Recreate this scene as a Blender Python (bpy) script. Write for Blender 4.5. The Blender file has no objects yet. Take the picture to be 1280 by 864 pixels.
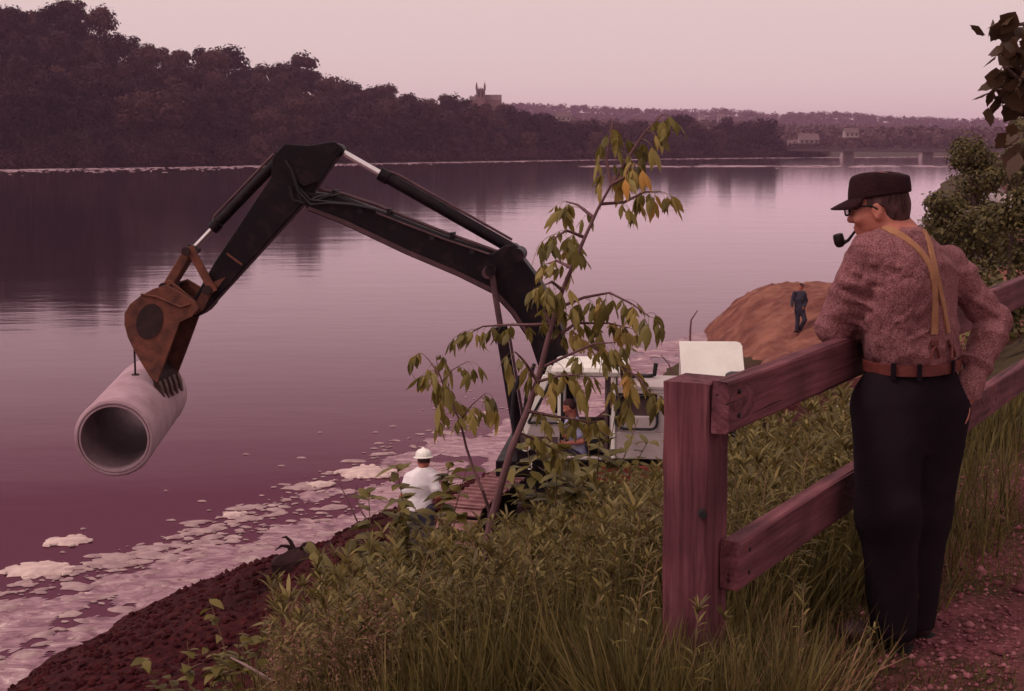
import bpy, math, random
import numpy as np
from mathutils import Vector, Matrix

random.seed(7); rng = np.random.default_rng(7)
scene = bpy.context.scene
col = scene.collection
R_ = math.radians

# ------------------------------------------------------------------ camera, sky, sun, exposure
F_PX, PITCH, CAM_Z = 1778.0, R_(8.19), 1.75
cam_data = bpy.data.cameras.new('camera'); cam = bpy.data.objects.new('camera', cam_data); col.objects.link(cam)
cam_data.sensor_width = 36.0; cam_data.lens = F_PX * 36.0 / 1280.0
cam_data.clip_start = 0.1; cam_data.clip_end = 9000.0
cam.location = (0, 0, CAM_Z); cam.rotation_euler = (R_(90) - PITCH, 0, 0)
scene.camera = cam

SUN_EL, SUN_AZ = R_(54), R_(-112)            # azimuth from +Y (view direction) towards +X
world = bpy.data.worlds.new('World'); scene.world = world; world.use_nodes = True
wt = world.node_tree; wt.nodes.clear()
wo = wt.nodes.new('ShaderNodeOutputWorld'); wb = wt.nodes.new('ShaderNodeBackground')
sky = wt.nodes.new('ShaderNodeTexSky'); sky.sky_type = 'NISHITA'; sky.sun_disc = False
sky.sun_elevation = SUN_EL; sky.sun_rotation = SUN_AZ; sky.air_density = 2.0; sky.dust_density = 6.0; sky.ozone_density = 1.0
ov = wt.nodes.new('ShaderNodeMix'); ov.data_type = 'RGBA'; ov.inputs[0].default_value = 0.93
ov.inputs[7].default_value = (8.3, 6.32, 6.22, 1)     # even overcast veil, dusky pink
wt.links.new(sky.outputs[0], ov.inputs[6]); wt.links.new(ov.outputs[2], wb.inputs[0])
wb.inputs[1].default_value = 0.1
wt.links.new(wb.outputs[0], wo.inputs[0])

sun_d = bpy.data.lights.new('sun', 'SUN'); sun = bpy.data.objects.new('sun', sun_d); col.objects.link(sun)
sun_d.energy = 1.5; sun_d.angle = R_(12); sun_d.color = (1.0, 0.80, 0.78)
sd = Vector((math.sin(SUN_AZ) * math.cos(SUN_EL), math.cos(SUN_AZ) * math.cos(SUN_EL), math.sin(SUN_EL)))
sun.rotation_euler = sd.to_track_quat('Z', 'Y').to_euler()
sun.location = (0, 0, 60)

scene.view_settings.view_transform = 'Standard'; scene.view_settings.look = 'None'
scene.view_settings.exposure = 0.0; scene.view_settings.gamma = 1.0
scene.render.engine = 'CYCLES'
scene.cycles.use_denoising = True
scene.cycles.max_bounces = 7; scene.cycles.transparent_max_bounces = 12; scene.cycles.volume_bounces = 0
scene.cycles.use_adaptive_sampling = True; scene.cycles.adaptive_threshold = 0.02

# ------------------------------------------------------------------ helpers
CP, SP = math.cos(PITCH), math.sin(PITCH)
def ray(x, y):
    r = (x - 640) / F_PX; u = (432 - y) / F_PX
    return np.array([r, CP + u * SP, -SP + u * CP])
def P(x, y, d):                                       # a point of the place: picture direction + distance
    return np.array([0, 0, CAM_Z]) + ray(x, y) * d
def elev(y): return math.atan((432 - y) / F_PX) - PITCH

def hash3(ix, iy, iz):
    h = (ix.astype(np.int64) * 374761393 + iy.astype(np.int64) * 668265263 + iz.astype(np.int64) * 2147483647) & 0xffffffff
    h = ((h ^ (h >> 13)) * 1274126177) & 0xffffffff
    h = (h ^ (h >> 16)) & 0xffffff
    return h / float(0xffffff)
def vnoise(x, y, z=None):
    x = np.asarray(x, float); y = np.asarray(y, float); z = np.zeros_like(x) if z is None else np.asarray(z, float)
    x0, y0, z0 = np.floor(x), np.floor(y), np.floor(z); fx, fy, fz = x - x0, y - y0, z - z0
    fx = fx * fx * (3 - 2 * fx); fy = fy * fy * (3 - 2 * fy); fz = fz * fz * (3 - 2 * fz)
    out = 0
    for i in (0, 1):
        for j in (0, 1):
            for k in (0, 1):
                w = (fx if i else 1 - fx) * (fy if j else 1 - fy) * (fz if k else 1 - fz)
                out = out + w * hash3(x0 + i, y0 + j, z0 + k)
    return out * 2 - 1
def fbm(x, y, z=None, o=4):
    s, a, f = 0, 1.0, 1.0
    for i in range(o):
        s = s + a * vnoise(np.asarray(x) * f + 17 * i, np.asarray(y) * f + 5 * i, None if z is None else np.asarray(z) * f)
        a *= .5; f *= 2.03
    return s

ORIG = {}
def new_mesh(name, V, F, smooth=False):
    me = bpy.data.meshes.new(name)
    if isinstance(F, np.ndarray):
        V = np.ascontiguousarray(V, dtype=np.float32); n, k = F.shape
        me.vertices.add(len(V)); me.vertices.foreach_set('co', V.ravel())
        me.loops.add(n * k); me.loops.foreach_set('vertex_index', np.ascontiguousarray(F, dtype=np.int32).ravel())
        me.polygons.add(n); me.polygons.foreach_set('loop_start', np.arange(0, n * k, k, dtype=np.int32))
        me.polygons.foreach_set('loop_total', np.full(n, k, dtype=np.int32))
        me.update(calc_edges=True); me.validate()
    else:
        me.from_pydata([tuple(map(float, v)) for v in V], [], F); me.update()
    if smooth: me.polygons.foreach_set('use_smooth', np.ones(len(me.polygons), dtype=bool)); me.update()
    return me
def tag(o, label=None, cat=None, group=None, kind=None):
    if label: o['label'] = label
    if cat: o['category'] = cat
    if group: o['group'] = group
    if kind: o['kind'] = kind
    return o
def thing(name, label, cat, loc=(0, 0, 0), group=None):
    o = bpy.data.objects.new(name, None); col.objects.link(o); o.location = tuple(map(float, loc)); o.empty_display_size = .2
    ORIG[o.name] = np.array(loc, float)
    return tag(o, label, cat, group)
def link(name, me, m, parent=None, base=None):
    """a mesh in world coordinates; with a parent it is shifted into the parent's frame"""
    o = bpy.data.objects.new(name, me); col.objects.link(o)
    if m is not None and not me.materials: me.materials.append(m)
    if parent is not None:
        o.parent = parent; o.location = tuple(-ORIG[parent.name]); ORIG[o.name] = np.zeros(3)
    elif base is not None:
        b = np.array(base, float); me.transform(Matrix.Translation(tuple(-b))); o.location = tuple(b); ORIG[o.name] = b
    else: ORIG[o.name] = np.zeros(3)
    return o
def nrm(v):
    v = np.asarray(v, float); return v / (np.linalg.norm(v) + 1e-12)

class MB:
    def __init__(s): s.V = []; s.F = []
    def add(s, V, F):
        o = len(s.V); s.V += [tuple(v) for v in V]; s.F += [tuple(i + o for i in f) for f in F]; return s
    def box(s, c, size, ax=None, taper=1.0):
        ax = np.eye(3) if ax is None else np.asarray(ax, float)
        c = np.asarray(c, float); h = np.asarray(size, float) / 2; V = []
        for k in (-1, 1):
            t = taper if k > 0 else 1
            for i, j in ((-1, -1), (1, -1), (1, 1), (-1, 1)):
                V.append(c + ax[0] * h[0] * i * t + ax[1] * h[1] * j * t + ax[2] * h[2] * k)
        return s.add(V, [(3, 2, 1, 0), (4, 5, 6, 7), (0, 1, 5, 4), (1, 2, 6, 5), (2, 3, 7, 6), (3, 0, 4, 7)])
    def tube(s, pts, rad, n=8, cap=True):
        pts = [np.asarray(p, float) for p in pts]; rad = [rad] * len(pts) if np.isscalar(rad) else list(rad)
        V = []; F = []; prev = None
        for i, p in enumerate(pts):
            t = nrm(pts[min(i + 1, len(pts) - 1)] - pts[max(i - 1, 0)])
            a = nrm(np.cross(t, [0, 0, 1] if abs(t[2]) < .95 else [1, 0, 0])) if prev is None else nrm(prev - t * np.dot(prev, t))
            prev = a; b = np.cross(t, a)
            for k in range(n):
                q = 2 * math.pi * k / n; V.append(p + rad[i] * (a * math.cos(q) + b * math.sin(q)))
        for i in range(len(pts) - 1):
            for k in range(n):
                F.append((i * n + k, i * n + (k + 1) % n, (i + 1) * n + (k + 1) % n, (i + 1) * n + k))
        if cap: F.append(tuple(range(n - 1, -1, -1))); F.append(tuple((len(pts) - 1) * n + k for k in range(n)))
        return s.add(V, F)
    def prism(s, pts, axis, thick, bevel=0.0):
        """planar outline extruded symmetrically along axis"""
        pts = [np.asarray(p, float) for p in pts]; ax = nrm(axis); n = len(pts)
        V = [p - ax * thick / 2 for p in pts] + [p + ax * thick / 2 for p in pts]
        F = [tuple(range(n)), tuple(range(2 * n - 1, n - 1, -1))] + [(i, i + n, (i + 1) % n + n, (i + 1) % n) for i in range(n)]
        return s.add(V, F)
    def rings(s, rings, capa=True, capb=True):
        n = len(rings[0]); V = [v for r in rings for v in r]; F = []
        for i in range(len(rings) - 1):
            for k in range(n): F.append((i * n + k, i * n + (k + 1) % n, (i + 1) * n + (k + 1) % n, (i + 1) * n + k))
        if capa: F.append(tuple(range(n - 1, -1, -1)))
        if capb: F.append(tuple((len(rings) - 1) * n + k for k in range(n)))
        return s.add(V, F)
    def build(s, name, m, parent=None, smooth=False, bevel=0, base=None):
        me = new_mesh(name, s.V, s.F, smooth)
        if smooth:
            try: me.set_sharp_from_angle(angle=R_(38))
            except Exception: pass
        o = link(name, me, m, parent, base)
        if bevel:
            b = o.modifiers.new('edge', 'BEVEL'); b.width = bevel; b.segments = 2; b.limit_method = 'ANGLE'; b.angle_limit = R_(35)
        return o

# ------------------------------------------------------------------ materials
def ramp(nt, stops):
    r = nt.nodes.new('ShaderNodeValToRGB'); e = r.color_ramp.elements
    e[0].position, e[0].color = stops[0][0], (*stops[0][1], 1); e[1].position, e[1].color = stops[-1][0], (*stops[-1][1], 1)
    for p, c in stops[1:-1]:
        n = e.new(p); n.color = (*c, 1)
    return r
def mat(name, c1, c2=None, scale=4.0, rough=.75, metal=0.0, bump=0.0, bscale=20.0, spec=.3, stretch=(1, 1, 1), detail=6.0, lo=.32, hi=.68, rvar=0.0):
    m = bpy.data.materials.new(name); m.use_nodes = True; nt = m.node_tree; b = nt.nodes['Principled BSDF']
    b.inputs['Roughness'].default_value = rough; b.inputs['Metallic'].default_value = metal; b.inputs['Specular IOR Level'].default_value = spec
    tc = nt.nodes.new('ShaderNodeTexCoord'); mp = nt.nodes.new('ShaderNodeMapping'); mp.inputs['Scale'].default_value = stretch
    nt.links.new(tc.outputs['Object'], mp.inputs[0])
    n = nt.nodes.new('ShaderNodeTexNoise'); n.inputs['Scale'].default_value = scale; n.inputs['Detail'].default_value = detail; n.inputs['Roughness'].default_value = .62
    nt.links.new(mp.outputs[0], n.inputs['Vector'])
    c2 = c2 or tuple(v * .7 for v in c1)
    r = ramp(nt, [(lo, c1), (hi, c2)]); nt.links.new(n.outputs[0], r.inputs[0]); nt.links.new(r.outputs[0], b.inputs['Base Color'])
    if bump:
        n2 = nt.nodes.new('ShaderNodeTexNoise'); n2.inputs['Scale'].default_value = bscale; n2.inputs['Detail'].default_value = 5
        nt.links.new(mp.outputs[0], n2.inputs['Vector'])
        bp = nt.nodes.new('ShaderNodeBump'); bp.inputs['Strength'].default_value = bump; bp.inputs['Distance'].default_value = .02
        nt.links.new(n2.outputs[0], bp.inputs['Height']); nt.links.new(bp.outputs[0], b.inputs['Normal'])
    if rvar:
        mr = nt.nodes.new('ShaderNodeMapRange'); mr.inputs[3].default_value = rough - rvar; mr.inputs[4].default_value = min(1, rough + rvar)
        nt.links.new(n.outputs[0], mr.inputs[0]); nt.links.new(mr.outputs[0], b.inputs['Roughness'])
    return m
def leaf_mat(name, stops, rough=.55, trans=.3, by='island', spec=.25):
    """foliage: colour differs leaf by leaf (or plant by plant), light passes through"""
    m = bpy.data.materials.new(name); m.use_nodes = True; nt = m.node_tree; b = nt.nodes['Principled BSDF']
    b.inputs['Roughness'].default_value = rough; b.inputs['Specular IOR Level'].default_value = spec
    g = nt.nodes.new('ShaderNodeNewGeometry'); oi = nt.nodes.new('ShaderNodeObjectInfo')
    mx = nt.nodes.new('ShaderNodeMath'); mx.operation = 'MULTIPLY_ADD'
    wgt = {'island': (.85, .15), 'object': (.35, .65), 'only': (0.0, 1.0), 'crown': (.16, .84)}[by]
    a1 = nt.nodes.new('ShaderNodeMath'); a1.operation = 'MULTIPLY'; a1.inputs[1].default_value = wgt[1]
    nt.links.new(oi.outputs['Random'], a1.inputs[0])
    nt.links.new(g.outputs['Random Per Island'], mx.inputs[0]); mx.inputs[1].default_value = wgt[0]; nt.links.new(a1.outputs[0], mx.inputs[2])
    r = ramp(nt, stops); nt.links.new(mx.outputs[0], r.inputs[0]); nt.links.new(r.outputs[0], b.inputs['Base Color'])
    t = nt.nodes.new('ShaderNodeBsdfTranslucent'); nt.links.new(r.outputs[0], t.inputs[0])
    ms = nt.nodes.new('ShaderNodeMixShader'); ms.inputs[0].default_value = trans
    nt.links.new(b.outputs[0], ms.inputs[1]); nt.links.new(t.outputs[0], ms.inputs[2])
    nt.links.new(ms.outputs[0], nt.nodes['Material Output'].inputs[0])
    return m
def wood_mat(name, c_dark, c_mid, c_light):
    """weathered timber, grain along the object's own X, with knots and checks"""
    m = bpy.data.materials.new(name); m.use_nodes = True; nt = m.node_tree; b = nt.nodes['Principled BSDF']
    b.inputs['Roughness'].default_value = .8; b.inputs['Specular IOR Level'].default_value = .25
    L = nt.links.new
    tc = nt.nodes.new('ShaderNodeTexCoord'); oi = nt.nodes.new('ShaderNodeObjectInfo')
    mul = nt.nodes.new('ShaderNodeVectorMath'); mul.operation = 'MULTIPLY_ADD'; mul.inputs[1].default_value = (1, 1, 1)
    cx = nt.nodes.new('ShaderNodeCombineXYZ'); sc = nt.nodes.new('ShaderNodeMath'); sc.operation = 'MULTIPLY'; sc.inputs[1].default_value = 37
    L(oi.outputs['Random'], sc.inputs[0]); L(sc.outputs[0], cx.inputs[0]); L(tc.outputs['Object'], mul.inputs[0]); L(cx.outputs[0], mul.inputs[2])
    kn = nt.nodes.new('ShaderNodeTexVoronoi'); km = nt.nodes.new('ShaderNodeMapping'); km.inputs['Scale'].default_value = (3.2, 5.5, 5.5)
    L(mul.outputs[0], km.inputs[0]); L(km.outputs[0], kn.inputs['Vector']); kn.inputs['Scale'].default_value = 1.0
    warp = nt.nodes.new('ShaderNodeMapRange'); warp.inputs[1].default_value = 0; warp.inputs[2].default_value = .45; warp.inputs[3].default_value = .12; warp.inputs[4].default_value = 0
    L(kn.outputs['Distance'], warp.inputs[0])
    gm = nt.nodes.new('ShaderNodeMapping'); gm.inputs['Scale'].default_value = (1.2, 26, 26); L(mul.outputs[0], gm.inputs[0])
    ad = nt.nodes.new('ShaderNodeVectorMath'); ad.operation = 'MULTIPLY_ADD'; ad.inputs[1].default_value = (14, 14, 14)
    L(warp.outputs[0], ad.inputs[0]); L(gm.outputs[0], ad.inputs[2])
    g = nt.nodes.new('ShaderNodeTexNoise'); g.inputs['Scale'].default_value = 1.3; g.inputs['Detail'].default_value = 7; g.inputs['Roughness'].default_value = .65; L(ad.outputs[0], g.inputs['Vector'])
    r = ramp(nt, [(.3, c_dark), (.5, c_mid), (.72, c_light)]); L(g.outputs[0], r.inputs[0])
    big = nt.nodes.new('ShaderNodeTexNoise'); big.inputs['Scale'].default_value = 3.0; big.inputs['Detail'].default_value = 4; L(mul.outputs[0], big.inputs['Vector'])
    st = nt.nodes.new('ShaderNodeMix'); st.data_type = 'RGBA'; st.blend_type = 'MULTIPLY'; sr = ramp(nt, [(.35, (.62, .6, .62)), (.62, (1.1, 1.08, 1.05))])
    L(big.outputs[0], sr.inputs[0]); st.inputs[0].default_value = 1; L(r.outputs[0], st.inputs[6]); L(sr.outputs[0], st.inputs[7])
    kk = nt.nodes.new('ShaderNodeMapRange'); kk.inputs[1].default_value = .035; kk.inputs[2].default_value = .11; kk.inputs[3].default_value = .3; kk.inputs[4].default_value = 1; L(kn.outputs['Distance'], kk.inputs[0])
    fin = nt.nodes.new('ShaderNodeMix'); fin.data_type = 'RGBA'; fin.blend_type = 'MULTIPLY'; fin.inputs[0].default_value = 1
    L(st.outputs[2], fin.inputs[6]); L(kk.outputs[0], fin.inputs[7]); L(fin.outputs[2], b.inputs['Base Color'])
    # drying checks: thin dark splits along the grain
    cm = nt.nodes.new('ShaderNodeMapping'); cm.inputs['Scale'].default_value = (1.1, 34, 34); L(mul.outputs[0], cm.inputs[0])
    cn = nt.nodes.new('ShaderNodeTexNoise'); cn.inputs['Scale'].default_value = 1.0; cn.inputs['Detail'].default_value = 2; L(cm.outputs[0], cn.inputs['Vector'])
    cr = nt.nodes.new('ShaderNodeMapRange'); cr.inputs[1].default_value = .30; cr.inputs[2].default_value = .36; cr.inputs[3].default_value = .35; cr.inputs[4].default_value = 1; L(cn.outputs[0], cr.inputs[0])
    f2 = nt.nodes.new('ShaderNodeMix'); f2.data_type = 'RGBA'; f2.blend_type = 'MULTIPLY'; f2.inputs[0].default_value = 1; L(fin.outputs[2], f2.inputs[6]); L(cr.outputs[0], f2.inputs[7]); L(f2.outputs[2], b.inputs['Base Color'])
    hs_ = nt.nodes.new('ShaderNodeMath'); hs_.operation = 'ADD'; L(g.outputs[0], hs_.inputs[0]); L(cr.outputs[0], hs_.inputs[1])
    bp = nt.nodes.new('ShaderNodeBump'); bp.inputs['Strength'].default_value = .8; bp.inputs['Distance'].default_value = .006
    L(hs_.outputs[0], bp.inputs['Height']); L(bp.outputs[0], b.inputs['Normal'])
    return m

M = {}
M['black_paint'] = mat('black_paint', (.006, .003, .005), (.030, .012, .014), 5, .5, bump=.2, bscale=14, rvar=.15, spec=.16, lo=.5, hi=.78, detail=10)
M['boom_pipe'] = mat('boom_pipe', (.05, .022, .026), (.11, .05, .055), 4, .5)
M['chrome'] = mat('chrome', (.85, .8, .8), (.7, .65, .65), 3, .22, metal=.85)
M['rust'] = mat('rust', (.17, .055, .032), (.06, .022, .018), 5, .8, bump=.5, bscale=30, lo=.36, hi=.7)
M['rust_dark'] = mat('rust_dark', (.04, .016, .015), (.02, .01, .01), 7, .85, bump=.4, bscale=30)
M['tooth_steel'] = mat('tooth_steel', (.12, .06, .05), (.05, .025, .025), 9, .55, metal=.4, bump=.3)
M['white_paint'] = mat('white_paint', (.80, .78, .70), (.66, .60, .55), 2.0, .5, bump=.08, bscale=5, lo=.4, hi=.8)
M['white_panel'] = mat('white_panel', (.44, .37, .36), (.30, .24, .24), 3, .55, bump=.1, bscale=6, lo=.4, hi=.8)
M['rubber'] = mat('rubber', (.012, .010, .012), (.02, .016, .018), 8, .7)
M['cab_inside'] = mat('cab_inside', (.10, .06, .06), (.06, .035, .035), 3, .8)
M['red_frame'] = mat('red_frame', (.22, .035, .018), (.11, .02, .014), 5, .6, bump=.2)
M['track_steel'] = mat('track_steel', (.34, .17, .17), (.18, .075, .075), 3.5, .7, bump=.5, bscale=25)
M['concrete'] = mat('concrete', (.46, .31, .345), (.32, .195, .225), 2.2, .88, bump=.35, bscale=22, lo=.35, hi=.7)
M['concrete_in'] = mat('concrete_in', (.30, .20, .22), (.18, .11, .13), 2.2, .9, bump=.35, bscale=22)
M['skin'] = mat('skin', (.46, .17, .12), (.36, .115, .08), 14, .55, bump=.06, bscale=60)
M['skin_tan'] = mat('skin_tan', (.36, .12, .08), (.28, .085, .06), 10, .55)
M['hair'] = mat('hair', (.032, .013, .014), (.10, .050, .048), 60, .8, stretch=(1, 1, .25), bump=.4, bscale=120, spec=.08)
M['cap_cloth'] = mat('cap_cloth', (.034, .012, .013), (.02, .008, .010), 18, .92, bump=.4, bscale=140, spec=.1)
M['trouser'] = mat('trouser', (.011, .007, .010), (.017, .010, .014), 7, .95, bump=.3, bscale=180, spec=.06)
M['suspender'] = mat('suspender', (.36, .17, .085), (.26, .115, .06), 30, .8, bump=.25, bscale=200)
M['belt'] = mat('belt', (.15, .034, .027), (.09, .021, .018), 18, .55, bump=.15, bscale=60)
M['shoe'] = mat('shoe', (.045, .017, .019), (.025, .010, .012), 20, .6, bump=.2, bscale=50)
M['pipe_bowl'] = mat('pipe_bowl', (.012, .007, .009), (.02, .010, .011), 30, .35)
M['frame_black'] = mat('frame_black', (.008, .006, .008), (.01, .008, .01), 5, .55, spec=.1)
M['tee_white'] = mat('tee_white', (.84, .80, .80), (.74, .69, .70), 6, .9, bump=.3, bscale=9)
M['hat_white'] = mat('hat_white', (.86, .84, .76), (.78, .75, .68), 4, .35)
M['jeans'] = mat('jeans', (.035, .028, .05), (.055, .045, .075), 20, .9, bump=.2, bscale=120)
M['navy'] = mat('navy', (.022, .018, .030), (.034, .028, .045), 20, .9)
M['shirt_blue'] = mat('shirt_blue', (.42, .42, .62), (.32, .31, .50), 10, .85, bump=.2, bscale=20)
M['sand'] = mat('sand', (.265, .112, .078), (.125, .042, .034), .9, .95, bump=.9, bscale=5, lo=.34, hi=.62, spec=.1)
M['clod'] = mat('clod', (.062, .010, .011), (.026, .004, .006), 2.5, .95, bump=.8, bscale=14, spec=.1)
M['vent'] = mat('vent', (.05, .03, .03), (.03, .02, .02), 4, .7)
M['bark'] = mat('bark', (.13, .075, .07), (.06, .032, .03), 12, .85, stretch=(1, 1, .3), bump=.5, bscale=40)
M['twig'] = mat('twig', (.17, .08, .085), (.09, .04, .042), 9, .8, stretch=(1, 1, .5), bump=.3, bscale=50)
M['far_bark'] = mat('far_bark', (.06, .04, .035), (.04, .025, .022), 2, .9)
M['root'] = mat('root', (.018, .005, .006), (.035, .010, .011), 6, .9, bump=.5, bscale=20)
M['stick'] = mat('stick', (.36, .24, .23), (.26, .16, .15), 8, .8, bump=.3)
M['foam'] = mat('foam', (.44, .315, .30), (.23, .135, .15), 3.5, .9, bump=.5, bscale=30, lo=.35, hi=.68, spec=.2)
M['foam_far'] = mat('foam_far', (.46, .33, .35), (.20, .12, .14), .25, .85)
M['foam_patch'] = mat('foam_patch', (.64, .50, .44), (.44, .31, .30), 4, .9, bump=.6, bscale=22, lo=.35, hi=.68, spec=.15)
M['cloth_red'] = mat('cloth_red', (.28, .04, .03), (.2, .03, .025), 8, .8)
M['roof_brown'] = mat('roof_brown', (.17, .06, .055), (.11, .04, .04), 1.8, .85, bump=.4, bscale=6)
M['wall_cream'] = mat('wall_cream', (.40, .31, .30), (.30, .23, .22), .6, .8)
M['wall_grey'] = mat('wall_grey', (.32, .24, .24), (.24, .18, .18), .6, .8)
M['roof_far'] = mat('roof_far', (.16, .10, .10), (.11, .07, .07), .5, .85)
M['stone_far'] = mat('stone_far', (.24, .13, .13), (.17, .09, .09), .4, .85)
M['dark_glass'] = mat('dark_glass', (.02, .016, .02), (.03, .022, .026), .6, .15, spec=.6)
M['bridge_iron'] = mat('bridge_iron', (.07, .045, .05), (.05, .03, .035), .4, .8)
M['car_paint'] = mat('car_paint', (.30, .24, .26), (.26, .2, .22), 1, .3, spec=.6)
M['flower_white'] = mat('flower_white', (.75, .66, .62), (.6, .5, .48), 20, .8)
M['flower_red'] = mat('flower_red', (.5, .14, .05), (.35, .08, .04), 20, .8)
M['cable'] = mat('cable', (.03, .02, .02), (.05, .03, .03), 40, .6, metal=.5)
M['timber'] = wood_mat('timber', (.058, .014, .020), (.145, .044, .056), (.225, .082, .098))
M['broad_blade'] = leaf_mat('broad_blade', [(0, (.12, .10, .03)), (.6, (.20, .165, .055)), (1, (.30, .22, .09))], .5, .35)
M['seed_head'] = leaf_mat('seed_head', [(0, (.10, .050, .030)), (.6, (.19, .095, .062)), (1, (.32, .165, .12))], .8, .2)
GR = [(0, (.050, .036, .014)), (.35, (.105, .082, .026)), (.7, (.150, .120, .036)), (.94, (.22, .16, .06)), (1.0, (.38, .20, .12))]
M['grass'] = leaf_mat('grass', GR, .6, .3)
M['grass_dry'] = leaf_mat('grass_dry', [(0, (.16, .085, .04)), (.5, (.26, .14, .075)), (1, (.36, .20, .12))], .7, .25)
M['weed'] = leaf_mat('weed', [(0, (.062, .047, .018)), (.4, (.138, .106, .035)), (.8, (.21, .165, .052)), (1, (.34, .25, .09))], .55, .32)
M['weed_stem'] = leaf_mat('weed_stem', [(0, (.13, .08, .04)), (1, (.19, .10, .06))], .7, .0)
M['sapling_leaf'] = leaf_mat('sapling_leaf', [(0, (.12, .096, .028)), (.4, (.21, .170, .045)), (.75, (.31, .240, .07)), (.95, (.40, .28, .085)), (1, (.48, .25, .06))], .5, .38, by='only')
M['sapling_leaf_gold'] = leaf_mat('sapling_leaf_gold', [(0, (.52, .25, .06)), (1, (.6, .30, .07))], .5, .38, by='only')
M['maple_leaf'] = leaf_mat('maple_leaf', [(0, (.055, .030, .018)), (1, (.10, .055, .03))], .5, .3, by='only')
M['shrub_leaf'] = leaf_mat('shrub_leaf', [(0, (.045, .036, .013)), (.5, (.095, .076, .024)), (1, (.16, .125, .04))], .55, .3)
M['broad_leaf'] = leaf_mat('broad_leaf', [(0, (.10, .085, .022)), (.6, (.16, .13, .034)), (1, (.22, .17, .05))], .5, .35)
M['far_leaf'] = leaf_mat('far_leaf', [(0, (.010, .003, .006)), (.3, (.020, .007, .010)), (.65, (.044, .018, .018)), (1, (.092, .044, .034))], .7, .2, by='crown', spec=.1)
M['woods_leaf'] = leaf_mat('woods_leaf', [(0, (.085, .045, .045)), (1, (.11, .06, .055))], .8, .15, spec=.1)  # leaves lightened to carry part of the distance haze in their colour
M['pebble'] = leaf_mat('pebble', [(0, (.12, .032, .04)), (.6, (.25, .08, .095)), (.95, (.40, .17, .18)), (1, (.66, .42, .42))], .85, 0)

# ------------------------------------------------------------------ the ground of the near bank
WATER_Z = -6.25
SH = np.array([(-16, -40), (-11.5, 0), (-9.5, 10), (-8.0, 17), (-7.2, 21), (-6.0, 24.5), (-3.9, 27.2), (-2.4, 30), (0, 35), (4.2, 45), (7.4, 55), (11.5, 62), (17.5, 70),
               (26, 92), (38, 127), (66, 222), (120, 380), (205, 560), (265, 700), (340, 1000), (600, 2000)], float)
def x_shore(Y): return np.interp(Y, SH[:, 1], SH[:, 0])
def x_fence(Y): return .59 + (np.asarray(Y, float) - 4.2) * .6
def x_brow(Y): return x_fence(Y) - 3.2
EXC = np.array([0.9, 21.4]); BENCH = -4.4
def height(X, Y, rough=True):
    X = np.asarray(X, float); Y = np.asarray(Y, float)
    e = x_fence(Y) - X
    xb, xs = x_brow(Y), x_shore(Y)
    plate = np.interp(Y, [9, 25, 60, 120, 300, 1000], [0, -.25, -.6, -.8, -1, -1])
    up = plate + np.interp(e, [-.4, .1, .6, 1.6, 3.2], [0, -.03, -.16, -.52, -1.15])
    t = (xb - X) / np.maximum(xb - xs, 1.0)
    g = np.interp(t, [0, .3, .45, .7, .9, 1.0, 1.3, 3], [0, .47, .62, .76, .89, 1.0, 1.25, 1.7])
    low = (plate - 1.15) + (WATER_Z + .02 - (plate - 1.15)) * g
    z = np.where(t > 0, low, up)
    d = np.hypot(X - EXC[0], Y - EXC[1]); k = np.clip((5.2 - d) / 2.0, 0, 1); k = k * k * (3 - 2 * k)
    z = z * (1 - k) + BENCH * k
    # spoil thrown up along the water's edge
    so = soil_mask(X, Y)
    if rough:
        n1 = fbm(X * .9, Y * .9, o=5)
        z = z + so * (.16 * n1 + .10 * np.abs(fbm(X * 3.1, Y * 3.1, o=3))) * np.clip(1.25 - t, 0, 1) * (1 - .7 * k)
        z = z + (1 - so) * .05 * fbm(X * 1.3, Y * 1.3, o=3) * np.clip(e + .2, 0, 1) + .012 * fbm(X * 4, Y * 4, o=2)
    return z
def soil_mask(X, Y):
    xb, xs = x_brow(Y), x_shore(Y)
    t = (xb - X) / np.maximum(xb - xs, 1.0)
    m = np.clip((t + .05 * vnoise(np.asarray(X) * .8, np.asarray(Y) * .8) - .10) / .06, 0, 1)
    return m * np.clip((48 - np.asarray(Y)) / 6, 0, 1)
def gz(x, y): return float(height(np.array([x]), np.array([y]))[0])

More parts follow.
